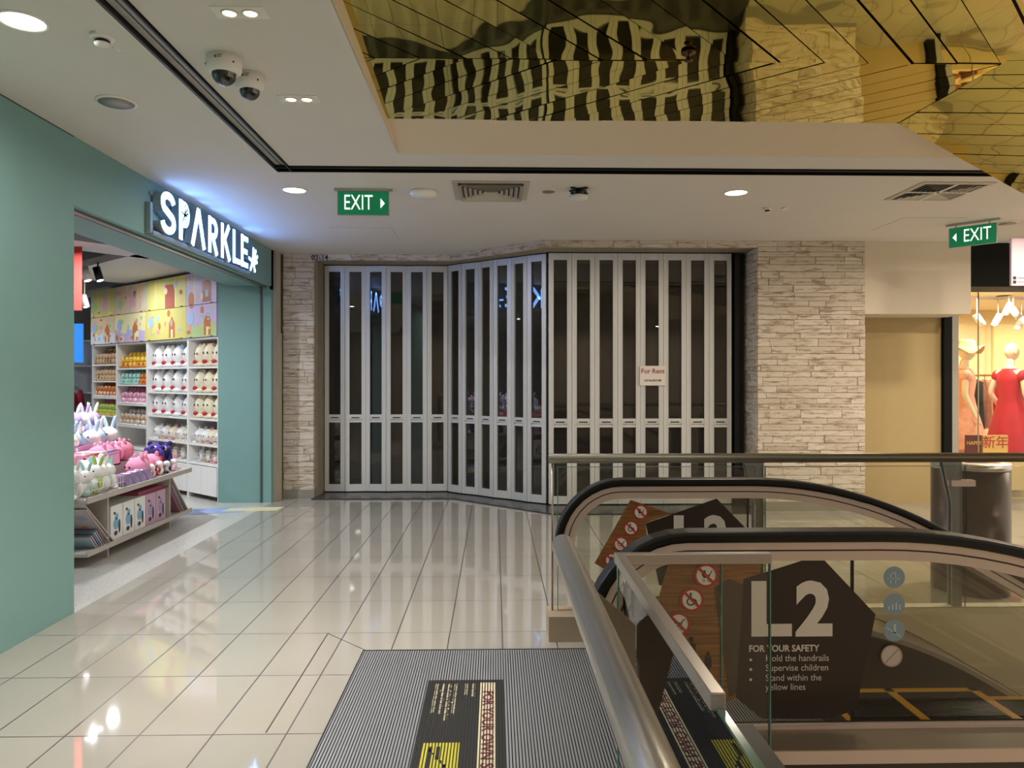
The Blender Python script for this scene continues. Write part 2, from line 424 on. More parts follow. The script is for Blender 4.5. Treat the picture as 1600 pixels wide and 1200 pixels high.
box('baseboard_right', mat('grey_plinth'), 2.88, 4.09, YF-.02, YF+.05, 0, .1, kind='structure')

# corridor corner at the right: bulkhead, tan wall, posts
CREAM = mat('cream_wall', '#d8ccb8', .8, noise=.02)
b = MB(); b.box(4.085, 5.285, YF+.02, 8.62, 2.17, CEIL); b.build('wall_bulkhead', CREAM, kind='structure', bevel=.004)
box('wall_right', mat('tan_wall', '#b09a6c', .7, noise=.03), 4.085, 5.25, 8.56, 8.66, 0, 2.4, kind='structure')
box('trim_9', mat('black_post', '#0a0909', .7, spec=.2), 5.25, 5.345, 8.50, 8.62, 0, 2.4, kind='structure')
box('trim_10', mat('grey_post', '#9d978d', .5), 5.345, 5.42, 8.50, 8.62, 0, 2.4, kind='structure')

# vacant unit behind the shutters (dark room)
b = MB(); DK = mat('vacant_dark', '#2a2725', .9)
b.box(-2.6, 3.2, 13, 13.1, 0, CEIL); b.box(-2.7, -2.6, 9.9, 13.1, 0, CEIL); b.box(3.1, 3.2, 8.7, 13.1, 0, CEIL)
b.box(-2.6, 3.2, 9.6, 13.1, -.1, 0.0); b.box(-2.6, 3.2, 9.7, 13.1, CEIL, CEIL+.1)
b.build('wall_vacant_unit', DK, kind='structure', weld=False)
# far side of the mall behind the viewer, seen only in reflections
b = MB(); b.box(-12, 12, -6.2, -6, -4.5, 4.3); b.build('wall_behind', mat('opposite_wall', '#8d8174', .7), kind='structure')

# gold mirrored ceiling
YFOLD = 3.66
def zg(X, Y):
    return 3.02+.032*(4.45-Y) if Y > YFOLD else 3.045+.048*(YFOLD-Y)
t = thing('mirror_ceiling', 'gold mirrored ceiling of folded chevron panels above the escalator landing', 'ceiling panels', (0, 4.15, 3.25))
def panel(poly, zf, gap=.0, th=.006, tilt=.0035):
    if len(poly) < 3: return
    cx = sum(p[0] for p in poly)/len(poly); cy = sum(p[1] for p in poly)/len(poly)
    ta, tb = R.uniform(-tilt, tilt), R.uniform(-tilt, tilt)
    n = len(poly); vs = []
    for k in (0, 1):
        for p in poly: vs.append((p[0], p[1]-4.15, zf(*p)+ta*(p[0]-cx)+tb*(p[1]-cy)+k*th-3.25))
    MB().add(vs, [tuple(range(n)), tuple(range(n, 2*n))[::-1]]+[(i, (i+1) % n, n+(i+1) % n, n+i) for i in range(n)]).build('mirror_panel', GOLD, t)
S = .2244; G = .0075
def strips(poly, d, s, off, zf, tilt):
    L = math.hypot(*d); n = (-d[1]/L, d[0]/L)
    vals = [n[0]*p[0]+n[1]*p[1] for p in poly]
    k = math.floor((min(vals)-off)/s)
    while off+k*s < max(vals):
        q = clip(poly, n, off+(k+1)*s-G/2); q = clip(q, (-n[0], -n[1]), -(off+k*s+G/2))
        panel(q, zf, tilt=tilt); k += 1
x0f = 1.43
far = [(-.645, YFOLD+.003), (2.546, YFOLD+.003), (2.458, 4.45), (-.645, 4.45)]
d1 = (-.7, .55); L = math.hypot(*d1); n1 = (-d1[1]/L, d1[0]/L); strips(far, d1, S*abs(n1[0]), n1[0]*x0f+n1[1]*YFOLD, zg, .006)
near = [(-.645, -2.5), (2.55, -2.5), (2.546, YFOLD-.003), (-.645, YFOLD-.003)]
d2 = (1, 1); L = math.hypot(*d2); n2 = (-d2[1]/L, d2[0]/L); strips(near, d2, S*abs(n2[0]), n2[0]*x0f+n2[1]*YFOLD, zg, .006)
def zr(X, Y): return 3.02-.25*(X-2.458)-.0595*(Y-4.45)
side = [(2.556, -2.5), (4.4, -2.5), (4.4, 5.26), (3.585, 4.92), (2.464, 4.45), (2.552, YFOLD)]
d3 = (.614, -.362); strips(side, d3, .133, -.508*0+(.362*2.458+.614*4.45)/.713, zr, .002)
# backing behind the seams
def sheet(b, poly, zf, dz):
    n = len(poly); b.add([(p[0], p[1]-4.15, zf(*p)+dz-3.25) for p in poly]+[(p[0], p[1]-4.15, zf(*p)+dz+.01-3.25) for p in poly],
        [tuple(range(n)), tuple(range(n, 2*n))[::-1]]+[(i, (i+1) % n, n+(i+1) % n, n+i) for i in range(n)])
b = MB(); sheet(b, far, zg, .03); sheet(b, near, zg, .03); sheet(b, side, zr, .0065)
b.build('backing', mat('backing_brown', '#2b2210', .7), t, weld=False)
# ------------------------------------------------------------------ folding shutters
SGLASS = glass_mat('shutter_glass', (.50, .48, .45), 1.7, .004, 1.25, '#6e6862', .13)
def shutter_run(A, B, n, amp, label, z1=2.885):
    A, B = Vector(A), Vector(B); d = (B-A)/n; nrm = Vector((d.y, -d.x)).normalized()
    if nrm.y > 0: nrm = -nrm
    t = thing('folding_shutter', label, 'folding shutter', (A.x, A.y, .012), 0, 'aluminium folding shutters across the vacant unit')
    for i in range(n):
        p = A + d*i + nrm*(amp if i % 2 else 0); q = A + d*(i+1) + nrm*(0 if i % 2 else amp)
        w = (q-p).length - .006; ang = math.atan2(q.y-p.y, q.x-p.x); H = z1-.012
        st = .048; m = MB()
        for x in (0, w-st): m.box(x, x+st, -.018, .018, .012, H)
        for x in (st-.006, w-st-.004): m.box(x, x+.010, -.023, -.018, .03, H-.02)
        m.box(st, w-st, -.017, .017, H-.075, H); m.box(st, w-st, -.017, .017, .012, .10)
        m.box(st, w-st, -.017, .017, .925, .985); m.box(st, w-st, -.017, .017, .885, .912); m.box(st, w-st, .0, .017, .90, .93)
        m.box(-.006, .0, -.008, .008, .02, H)
        o = m.build('shutter_panel', ALU, t, (p.x-A.x, p.y-A.y, 0), ang, weld=False)
        for z0, zz in ((.10, .885), (.985, H-.075)):
            MB().box(st-.002, w-st+.002, .002, .007, z0, zz).build('glass_pane', SGLASS, o)
        MB().box(st+.03, w-st-.03, -.021, -.017, .94, .952).build('slot', BLACK, o)
    return t
shutter_run((-2.155, 9.44), (-.595, 9.44), 6, .022, 'left straight run of six silver folding shutter panels beside the stone pier')
shutter_run((-.58, 9.40), (.60, 8.46), 6, .022, 'slanting middle run of silver folding shutter panels between the two straight runs')
shutter_run((.62, 8.42), (2.72, 8.42), 8, .008, 'right run of eight silver folding shutter panels carrying the For Rent notice')
b = MB(); b.box(2.74, 2.80, 8.36, 8.48, .012, 2.89); b.box(2.82, 2.86, 8.40, 8.5, .012, 2.89); b.build('trim_11', DARK, kind='structure')
b = MB()
for a, c in (((-2.16, 9.44), (-.59, 9.44)), ((-.59, 9.43), (.61, 8.44)), ((.61, 8.42), (2.75, 8.42))):
    a, c = Vector(a), Vector(c); u = (c-a).normalized(); n = Vector((-u.y, u.x))*.03
    b.prism([(a.x-n.x, a.y-n.y), (c.x-n.x, c.y-n.y), (c.x+n.x, c.y+n.y), (a.x+n.x, a.y+n.y)], 'z', 2.886, 2.897)
b.build('trim_12', DARK, kind='structure', weld=False)
# For Rent notice
p = onY(1020, 587, 8.38)
t = thing('rent_notice', 'white For Rent paper notice taped across two panels of the right shutter', 'sign', (p.x, 8.385, p.z))
box('paper', mat('paper', '#ece3da', .7), -.148, .148, -.002, .002, -.112, .112, t)
F = frame((0, -.003, 0), (1, 0, 0), (0, 0, 1))
text_obj('red_lettering', textmesh('For Rent', .075, 0, bold=.0012), mat('red_ink', '#9b2420', .6), t, F @ Matrix.Translation((0, .05, 0)))
text_obj('small_lettering', textmesh('Call Tricia 8218 3388', .031, 0, bold=.0012, sx=.72), mat('grey_ink', '#4a4240', .6), t, F @ Matrix.Translation((0, -.055, 0)))
# unit number
p = onY(498, 402.5, 9.0)
t = text_obj('unit_number', textmesh('02-14', .088, .002, bold=.0008), mat('black_letters', '#111111', .5), None, frame((0, 0, 0), (1, 0, 0), (0, 0, 1)))
t.location = (p.x+.01, 9.012, p.z); tag(t, 'black unit number 02-14 on the stone lintel above the left shutter', 'sign')

# ------------------------------------------------------------------ SPARKLE sign
SIGNW = mat('sign_white', '#ffffff', .5, emit='#6fa6ff', es=10)
SIGNS = mat('sign_side', '#aab6b8', .3, .6)
t = thing('shop_sign', 'glowing white SPARKLE channel letter sign on the teal fascia', 'sign', (XL, 5.65, 2.585))
def stroke(b, pts, w, mi=0, x0=.06, x1=.085):
    # thick polyline in the (y,z) plane, mitred
    P = [Vector(p) for p in pts]; A, B = [], []
    for i in range(len(P)):
        d0 = (P[i]-P[i-1]).normalized() if i else (P[1]-P[0]).normalized()
        d1 = (P[i+1]-P[i]).normalized() if i < len(P)-1 else d0
        m = (d0+d1).normalized(); n = Vector((-m.y, m.x)); k = 1/max(.5, n.dot(Vector((-d0.y, d0.x))))
        A.append(P[i]+n*w/2*k); B.append(P[i]-n*w/2*k)
    b.band(A, B, 'x', x0, x1, mi)
def letter(name, off, strokes, w=.062):
    w *= .84
    for lab, m, x0, x1, ww in ((name, SIGNW, .075, .082, w), ('letter_side', SIGNS, .012, .075, w*1.04)):
        b = MB()
        for s in strokes: stroke(b, [(off+y, z) for y, z in s], ww, 0, x0, x1)
        o = b.build(lab, m, t if lab == name else o, weld=False)
def arc(cx, cz, rx, rz, a0, a1, n=10): return [(cx+rx*math.cos(math.radians(a0+(a1-a0)*i/n)), cz+rz*math.sin(math.radians(a0+(a1-a0)*i/n))) for i in range(n+1)]
H = .325
ys = [.02, .36, .60, .965, 1.27, 1.60, 1.83]
letter('letter_s', ys[0]+.02, [arc(.12, .235, .095, .062, 10, 180) + arc(.12, .235, .095, .068, 200, 250, 4)[:3] + arc(.12, .09, .10, .068, 60, -20, 6)[1:] + arc(.12, .09, .10, .064, -30, -175)], .064)
letter('letter_p', ys[1]+.0, [[(.03, .0), (.03, H)], [(.03, H-.03)] + arc(.10, .215, .065, .08, 90, -90) + [(.03, .135)], [(.05, .215), (.14, .215)], [(.05, .255), (.13, .255)], [(.05, .175), (.13, .175)]], .062)
letter('letter_a', ys[2], [[(.02, 0), (.145, H)], [(.145, H), (.27, 0)]], .06)
letter('letter_r', ys[3], [[(.03, 0), (.03, H)], [(.03, H-.03)] + arc(.11, .225, .075, .07, 90, -90) + [(.03, .155)], [(.10, .155), (.20, 0)]], .058)
letter('letter_k', ys[4], [[(.03, 0), (.03, H)], [(.06, .15), (.20, H)], [(.09, .18), (.22, 0)]], .058)
letter('letter_l', ys[5]-.02, [[(.03, 0), (.03, H)], [(.03, .03), (.19, .03)]], .058)
letter('letter_e', ys[6]-.02, [[(.03, 0), (.03, H)], [(.03, .03), (.20, .03)], [(.03, H-.03), (.20, H-.03)], [(.03, .165), (.18, .165)]], .058)
letter('star_hand', 2.07, [[(.02, 0), (.11, .12)], [(.17, 0), (.10, .12)], [(-.03, .12), (.1, .10)], [(.09, .08), (.12, .25)], [(.11, .10), (.20, .235)], [(.12, .09), (.25, .18)], [(.12, .08), (.24, .115)]], .034)
b = MB(); b.box(0, .045, -.02, 2.28, -.035, -.005); b.box(0, .04, -.06, -.02, -.03, .2)
for z in (.03, .17, .28): b.box(.004, .012, 0, 2.2, z-.012, z+.012)
b.build('sign_rail', mat('sign_rail', '#9aa6a6', .4, .6), t, weld=False)
# star-hand cut-out mark on the P
b = MB(); 
for s in ([(.01, 0), (.05, .06)], [(.075, 0), (.045, .06)], [(.0, .07), (.09, .05)], [(.05, .05), (.06, .13)], [(.05, .06), (.10, .11)], [(.05, .05), (.11, .08)]):
    stroke(b, [(ys[1]+.035+y*1.15, .145+z*1.15) for y, z in s], .016, 0, .0825, .0838)
b.build('star_mark', mat('dark_teal', '#2c4a4c', .5), t, weld=False)

# ------------------------------------------------------------------ ceiling fittings
def ceil_at(px, py): return onz(px, py, CEIL)
def on_ceiling(name, label, cat, px, py, group=None, z=CEIL, rotz=0):
    p = onz(px, py, z); return thing(name, label, cat, (p.x, p.y, z), rotz, group)
def downlight(px, py, r, label):
    t = on_ceiling('downlight', label, 'ceiling light', px, py, 'round ceiling downlights')
    MB().lathe([(r+.012, 0), (r+.012, -.004), (r, -.006), (r-.002, -.001)], n=32).build('trim_ring', WHITEP, t)
    MB().lathe([(r-.002, -.0015), (r*.6, -.003), (0.0001, -.0035)], n=32).build('lamp_disc', LAMP, t)
    return t
downlight(35, 33, .088, 'big bright round downlight in the ceiling above the teal pier, leftmost')
downlight(460, 297, .088, 'round downlight in the ceiling between the glowing sign and the exit sign')
downlight(1150, 301, .088, 'round downlight in the ceiling above the right stone wall')
def twin(px, py, w, label):
    t = on_ceiling('twin_spotlight', label, 'ceiling light', px, py, 'recessed twin spotlights')
    b = MB(); b.box(-w/2, w/2, -.05, .05, -.004, 0); b.build('plate', WHITEP, t)
    for s in (-1, 1):
        b = MB(); b.lathe([(.036, -.004), (.036, -.010), (.030, -.010), (.026, -.005)], (s*w*.2, 0, 0), 20)
        o = b.build('lamp_ring', mat('lamp_ring', '#e8e0c8', .3), t)
        MB().lathe([(.026, -.006), (.0001, -.009)], (s*w*.2, 0, 0), 20).build('bulb', LAMP, o)
twin(375, 19, .215, 'recessed twin spotlight nearest the viewer, beside the ceiling track')
twin(467, 154, .21, 'recessed twin spotlight to the right of the dome cameras')
def camera_dome(x, y, r, label):
    t = thing('dome_camera', label, 'security camera', (x, y, CEIL), 0, 'dome security cameras')
    MB().lathe([(r, 0), (r, -.050), (r*.98, -.062), (r*.80, -.076), (r*.74, -.078)], n=32).build('housing', WHITEP, t)
    MB().lathe([(r*.72, -.076)]+[(r*.70*math.cos(a*PI/16), -.078-r*.66*math.sin(a*PI/16)) for a in range(9)], n=28).build('dome', mat('camera_dome', '#0c0c0f', .06, coat=1), t)
    b = MB()
    for a in (200, 320, 80): b.ball((r*math.cos(math.radians(a)), r*math.sin(math.radians(a)), -.04), .005, 0, 6, 4)
    b.build('screw', DARK, t, weld=False)
    f = frame((0, -r-.0005, -.022), (1, 0, 0), (0, 0, 1))
    MB().box(-.016, -.008, -r-.001, -r+.01, -.032, -.020).box(-.004, .014, -r-.001, -r+.008, -.029, -.026).box(-.004, .018, -r-.001, -r+.01, -.020, -.017).build('printed_label', mat('grey_ink'), t, weld=False)
camera_dome(-1.272, 3.50, .080, 'white dome camera with black eye, nearer and left of the pair')
camera_dome(-1.218, 3.70, .070, 'white dome camera with black eye, farther and right of the pair')
def smoke(px, py, label, r=.05):
    t = on_ceiling('smoke_detector', label, 'smoke detector', px, py, 'smoke detectors')
    MB().lathe([(r, 0), (r, -.012), (r*.9, -.018), (r*.5, -.02)], n=24).build('base', WHITEP, t)
    MB().lathe([(r*.5, -.018), (r*.62, -.024), (r*.62, -.03), (r*.5, -.034)], n=20).build('sensing_gap', DARK, t)
    MB().lathe([(r*.66, -.034), (r*.66, -.040), (r*.4, -.046), (.0001, -.047)], n=20).build('cap', WHITEP, t)
smoke(160, 56, 'small white smoke detector near the big downlight')
smoke(1199, 325, 'small white smoke detector right of the rightmost downlight', .036)
def disc(px, py, r, label, name='ceiling_disc', cat='ceiling fitting', m=WHITEP, h=.012, inner=None):
    t = on_ceiling(name, label, cat, px, py)
    MB().lathe([(r, 0), (r, -h*.5), (r*.85, -h)] + ([(r*.82, -h)] if inner else [(.0001, -h*1.15)]), n=28).build('rim', m, t)
    if inner: MB().lathe([(r*.86, -h*1.0), (.0001, -h*1.12)], n=28).build('grille', inner, t)
    return t
disc(182, 159, .105, 'round ceiling speaker with grey grille near the teal wall', 'ceiling_speaker', 'speaker', WHITEP, .01, mat('grille_grey', '#a8a4a0', .7))
disc(184, 75, .022, 'tiny white sensor disc beside the nearest smoke detector', 'sensor', 'sensor')
disc(662, 299, .11, 'round white ceiling dome right of the exit sign', 'emergency_light', 'ceiling light', mat('opal_white', '#efeae2', .3), .045)
disc(857, 298, .06, 'small round white plate with two holes right of the square air vent', 'sensor', 'sensor', WHITEP, .01, mat('grille_grey2', '#8d8882', .6))
disc(1226, 325, .030, 'tiny white disc beside the right smoke detector', 'sensor', 'sensor')
disc(1574, 348, .09, 'round ceiling speaker behind the right exit sign', 'ceiling_speaker', 'speaker', WHITEP, .01, mat('grille_grey'))
t = on_ceiling('access_point', 'black bracket on the ceiling holding a white round disc underneath', 'ceiling fitting', 904, 295)
b = MB()
for a in (45, 135):
    c, s = math.cos(math.radians(a)), math.sin(math.radians(a))
    for z in (-.012, -.055): b.prism([(-.085*c-.014*s, -.085*s+.014*c), (.085*c-.014*s, .085*s+.014*c), (.085*c+.014*s, .085*s-.014*c), (-.085*c+.014*s, -.085*s-.014*c)], 'z', z, z+.012)
b.lathe([(.03, 0), (.03, -.055)], n=12); b.build('bracket', DARK, t, weld=False)
MB().lathe([(.07, -.055), (.075, -.065), (.07, -.082), (.03, -.088), (.0001, -.088)], n=24).build('disc', WHITEP, t)
t = thing('sprinkler', 'small dark sprinkler head hanging under the gold ceiling', 'sprinkler', (.94, 3.56, 3.044))
MB().lathe([(.036, 0), (.033, -.008), (.009, -.011), (.009, -.036), (.021, -.038), (.021, -.041), (.0001, -.042)], n=18).build('head', mat('sprinkler_bronze', '#54331f', .3, .8), t)
VENT = mat('vent_beige', '#bdb5a6', .45, .1)
def vent(x, y, s, label, cross=False):
    t = thing('air_vent', label, 'air vent', (x, y, CEIL), 0)
    def ring(b, a, w, z0, z1, dz=0):
        c = a-w
        for k in range(4):
            ang = k*PI/2; cs, sn = round(math.cos(ang)), round(math.sin(ang))
            q = [(-a, -a), (a, -a), (c, -c), (-c, -c)]; q = [(u*cs-v*sn, u*sn+v*cs) for u, v in q]
            z = [z0, z0, z1, z1]
            b.add([(q[i][0], q[i][1], z[i]) for i in range(4)]+[(q[i][0], q[i][1], z[i]-.003) for i in range(4)], [(0,1,2,3), (7,6,5,4), (0,4,5,1), (1,5,6,2), (2,6,7,3), (3,7,4,0)])
    b = MB(); ring(b, s/2, .045, -.002, -.006); b.build('frame', VENT, t, weld=False)
    box('duct', BLACK, -s/2+.04, s/2-.04, -s/2+.04, s/2-.04, -.0015, .0, t)
    if cross:
        for i in range(5):
            b = MB(); ring(b, s/2-.07-i*.042, .012, -.010, -.002); b.build('louvre', VENT, t, weld=False)
        b = MB(); b.box(-s/2+.03, s/2-.03, -.012, .012, -.012, -.004); b.box(-.012, .012, -s/2+.03, s/2-.03, -.012, -.004); b.build('crossbar', WHITEP, t, weld=False)
    else:
        for i in range(6):
            b = MB(); ring(b, s/2-.05-i*.038, .024, -.028+i*.001, -.003); b.build('louvre', VENT, t, weld=False)
vent(-.03, 5.94, .60, 'square beige air vent with nested louvres in the ceiling centre')
vent(3.58, 5.88, .58, 'square air vent with a cross bar beside the gold ceiling edge', True)
def hatch(x, y, w, d, label, rz=0):
    t = thing('ceiling_hatch', label, 'hatch', (x, y, CEIL), rz)
    b = MB(); b.box(-w/2, w/2, -d/2, d/2, -.002, 0); b.build('panel', PLASTER, t)
    b = MB()
    for q in ((-w/2-.003, -w/2, -d/2, d/2), (w/2, w/2+.003, -d/2, d/2), (-w/2, w/2, -d/2-.003, -d/2)): b.box(*q, -.001, 0)
    b.build('gap', mat('hatch_gap', '#8a837a', .8), t, weld=False)
hatch(-1.35, 7.75, .62, .62, 'faint square access hatch in the ceiling before the left shutter')
hatch(4.15, 7.15, .6, .6, 'square access hatch in the ceiling before the cream bulkhead')

GREEN = mat('exit_green', '#0c7a50', .4, emit='#0a8a58', es=.25)
EXITW = mat('exit_white', '#eefaf2', .5, emit='#eefff6', es=.8)
def exit_sign(x, y, ztop, w, h, rz, label, left=False, bar=True):
    t = thing('exit_sign', label, 'exit sign', (x, y, CEIL), rz)
    z1 = ztop-CEIL; z0 = z1-h
    b = MB(); b.box(-w/2-.03, w/2+.03, -.012, .016, -.02, 0)
    for s in (-1, 1): b.box(s*w*.36-.006, s*w*.36+.006, -.004, .008, z1, -.018)
    b.build('mount', mat('mount_grey', '#b5b0a8', .4, .3), t, weld=False)
    p = MB().box(-w/2, w/2, -.008, .008, z0, z1).build('panel', GREEN, t)
    fr = MB(); fr.box(-w/2-.003, w/2+.003, -.009, .009, z0-.004, z0); fr.box(-w/2-.004, -w/2, -.009, .009, z0, z1); fr.box(w/2, w/2+.004, -.009, .009, z0, z1)
    fr.build('edge_strip', mat('mount_grey'), t, weld=False)
    f = frame((0, -.0095, (z0+z1)/2), (1, 0, 0), (0, 0, 1)); s = -1 if left else 1
    text_obj('lettering', textmesh('EXIT', h*.93, 0, bold=.0, sx=.66), EXITW, p, f @ Matrix.Translation((-.04*s*w/.4, 0, 0)))
    ax = s*w*.34; MB().prism([(ax, -h*.22), (ax+s*.035, 0), (ax, h*.22)], 'y', -.0105, -.0092).build('arrow', EXITW, p, (0, 0, (z0+z1)/2))
exit_sign(-1.045, 5.90, 2.945, .40, .185, 0.02, 'green EXIT sign with right arrow hanging near the middle of the ceiling')
exit_sign(4.60, 7.0, 2.93, .40, .19, -.86, 'green EXIT sign with left arrow hanging before the boutique', True)
t = thing('blade_sign', 'pale pink hanging sign at the right edge with small dark icons', 'sign', (5.13, 7.0, CEIL))
box('board', mat('pink_board', '#cdaebb', .4, emit='#c9a9bb', es=.12), -.16, .18, -.015, .015, -.62, -.16, t, bevel=.008)
b = MB(); b.box(-.145, -.115, -.017, -.014, -.56, -.53).box(-.145, -.115, -.017, -.014, -.60, -.57).box(-.10, .1, -.017, -.014, -.548, -.543).box(-.10, .1, -.017, -.014, -.588, -.583)
b.build('icons', DARK, t, weld=False); MB().tube([(0, 0, 0), (0, 0, -.16)], .008).build('hanger', STEELD, t)

# ------------------------------------------------------------------ landing plate
t = thing('landing_plate', 'ribbed metal floor plate in front of the escalator with printed safety panel', 'floor plate', (-.70, 2.03, 0))
PX0, PX1, PY0, PY1 = -.70, 1.40, 2.03, 3.97
b = MB(); b.box(0, PX1-PX0, 0, PY1-PY0, -.015, .003)
b.build('sheet', mat('rib_metal', '#a3a5ab', .35, .35), t)
b = MB(); b.box(.38, .745, .38, 1.544, .003, .0036)
sp = b.build('safety_panel', mat('panel_black', '#17150f', .4), t)
INK = mat('cream_print', '#d9cfae', .5); MAROON = mat('maroon_print', '#7a1f22', .5); YEL = mat('yellow_print', '#c9bf2a', .5)
F = frame((0, 0, .0040), (0, -1, 0), (1, 0, 0))
b = MB(); b.box(.632, .705, .42, 1.51, .0036, .0038); b.build('header_band', INK, sp)
F2 = frame((.668, .962, .00395), (0, -1, 0), (1, 0, 0))
text_obj('header_lettering', textmesh('FOR YOUR OWN SAFETY', .068, 0, bold=.0025, sx=1.17), MAROON, sp, F2)
F3 = frame((.585, 1.50, .0038), (0, -1, 0), (1, 0, 0))
for i, s in enumerate(('Hold handrail', 'Look ahead', 'Caution when using footwear', 'with soft sides or heels. Keep loose', 'clothing clear of the sides and', 'stand within the yellow lines.')):
    text_obj('safety_line', textmesh(s, .026, 0, 'LEFT', bold=.0007, sx=1.0), INK, sp, frame((.598-i*.030-(.02 if i > 1 else 0), 1.50, .0038), (0, -1, 0), (1, 0, 0)))
b = MB(); b.box(.415, .56, .62, .93, .0036, .0038); yb = b.build('pictogram_square', YEL, sp)
b = MB()
for k in range(7): b.prism([(.435+.11*k/7, .88-.2*k/7), (.435+.11*(k+1)/7, .88-.2*k/7), (.435+.11*(k+1)/7, .88-.2*(k+1)/7)], 'z', .0038, .0040)
b.box(.44, .455, .66, .90, .0038, .0040).box(.50, .515, .66, .76, .0038, .0040).box(.47, .485, .80, .90, .0038, .0040)
b.build('pictogram', BLACK, sp, weld=False)
b = MB(); x = .004
while x < PX1-PX0-.006:
    b.box(x, x+.0048, .01, PY1-PY0-.006, .003, .0046); x += .0127
b.build('groove_strip', mat('groove_shade', '#131314', .6), t, weld=False)  # shade of the sunken grooves between ribs, painted as raised dark strips
b = MB(); b.box(-.006, 0, 0, PY1-PY0+.006, -.015, .005); b.box(0, PX1-PX0, PY1-PY0-.002, PY1-PY0+.006, -.015, .005); b.build('edge_strip', DARK, t, weld=False)

# ------------------------------------------------------------------ escalator
def handrail_path(r_off=0.0, zoff=0.0, L=5.2, start=-80):
    cx, cz, r = .62, .645, .325-r_off
    P = []
    for i in range(19):
        a = math.radians(-90 - (i/18)*180); P.append((cx+r*math.cos(a), cz+r*math.sin(a)))
    P.insert(0, (.68, cz-r)); z = cz+r
    for k in range(1, 5): P.append((cx+(1.25-cx)*k/4, z))
    Rr = 2.0+(-r_off)
    for k in range(1, 13):
        a = math.radians(30*k/12); P.append((1.25+Rr*math.sin(a), z-Rr*(1-math.cos(a))))
    x, y = P[-1]; P.append((x+L*math.cos(math.radians(30)), y-L*math.sin(math.radians(30))))
    return P
def low_path(z0, R0=2.0, x0=.95, L=5.2, xb=1.25):
    P = [(x0, z0), (xb, z0)]
    for k in range(1, 13):
        a = math.radians(30*k/12); P.append((xb+R0*math.sin(a), z0-R0*(1-math.cos(a))))
    x, y = P[-1]; P.append((x+L*math.cos(math.radians(30)), y-L*math.sin(math.radians(30)))); return P
esc = thing('escalator', 'escalator going down to the right with black handrails and glass sides', 'escalator', (.3, 3.0, 0))
OX, OY = .3, 3.0
def sh(P): return [(p[0]-OX, p[1]) for p in P]
BEIGEM = mat('beige_metal', '#c7b2a6', .4, .1, noise=.05); DECK = mat('deck_metal', '#9c9084', .3, .35, noise=.1)
ESCG = glass_mat('escalator_glass', (.965, .965, .915), 1.5)
for side, Y in (('near', 2.39), ('far', 3.62)):
    y = Y-OY; s = 1 if side == 'near' else -1; XB = 1.7 if side == 'near' else 1.3
    A, B = sh(handrail_path(0)), sh(handrail_path(.036))
    hb = MB(); hb.band(A, B, 'y', y-.042, y+.042); h = hb.build('handrail', RUBBER, esc, bevel=.010, weld=True)
    g = MB(); g.band(sh(handrail_path(.037)), sh(handrail_path(.060)), 'y', y-.028, y+.028); o = g.build('rail_guide', BEIGEM, esc)
    g = MB(); g.band(sh(handrail_path(.060)), sh(handrail_path(.066)), 'y', y-.022, y+.022); g.build('guide_groove', mat('brown_groove', '#3a2a24', .5), o)
    g = MB(); g.band(sh(handrail_path(.066)), sh(handrail_path(.096)), 'y', y-.026, y+.026); g.build('lower_guide', BEIGEM, o)
    # glass balustrade: from the guide down to the deck
    up = sh(handrail_path(.096)); lo = []
    for i, (x, z) in enumerate(up):
        if i <= 19: lo.append((x, min(z, .33)) if i > 9 else (x, z))
    top = up[10:]; n = len(top); bot = []
    zt = top[0][1]
    base = sh(low_path(.33, xb=XB))
    def deckz(x):
        for (x0, z0), (x1, z1) in zip(base, base[1:]):
            if x0 <= x <= x1: return z0+(z1-z0)*(x-x0)/(x1-x0)
        return .33 if x < base[0][0] else base[-1][1]
    full = [(x, z) for x, z in up[10:]]
    low = [(x, max(deckz(x)-.02, up[i][1] if False else deckz(x)-.02)) for i, (x, z) in enumerate(full)]
    # newel: mirror points of the lower quarter
    for i in range(len(full)):
        if i <= 9: low[i] = (full[i][0], up[10-i][1] if 10-i >= 0 else .33)
    g = MB(); g.band(full, low, 'y', y-.005, y+.005); gp = g.build('glass_balustrade', ESCG, esc)
    for xx in ((1.17,) if side == 'near' else (1.25,)):
        MB().box(xx-OX-.003, xx-OX+.003, y-.0062, y+.0062, .31, .875).build('glass_joint', DARK, gp)
    # inner and outer deck, skirt
    d0 = sh(low_path(.33, x0=.53, xb=XB)); d1 = [(x, z-.03) for x, z in d0]
    d = MB(); d.band(d0, d1, 'y', y-.17, y+(.17 if s < 0 else .022)); d.build('deck', DECK, esc, bevel=.003)
    k0 = sh(low_path(.30, x0=.55, xb=XB)); k1 = sh(low_path(-.35, x0=.55, xb=XB)); yi = y-.165 if s < 0 else y+.022
    k = MB(); k.band(k0, k1, 'y', yi-.004, yi+.004); k.build('skirt_panel', mat('skirt_dark', '#3b3733', .3, .6), esc)
    if side == 'near':
        yo = y-.175
        k = MB(); k.band([(x, z+.005) for x, z in d0], [(x, z-.035) for x, z in d0], 'y', yo-.004, yo+.004); k.build('deck_edge', BEIGEM, esc)
        k = MB(); k.band([(x, z-.06) for x, z in d0], [(x, z-.95) for x, z in d0], 'y', yo+.07, yo+.08); k.build('outer_cladding', mat('truss_black', '#332c25', .5), esc)
        k = MB(); k.band([(x, z+.012) for x, z in d0], [(x, z) for x, z in d0], 'y', y-.03, y-.008); k.build('glass_clamp_strip', BEIGEM, esc)
        k = MB(); k.band([(x, z+.016) for x, z in d0], [(x, z) for x, z in d0], 'y', y-.008, y-.0055); k.build('gasket', BLACK, esc)
    else:
        yo = y+.175
        k = MB(); k.band([(x, z+.005) for x, z in d0], [(x, z-.95) for x, z in d0], 'y', yo-.004, yo+.004); k.build('outer_cladding', DECK, esc)
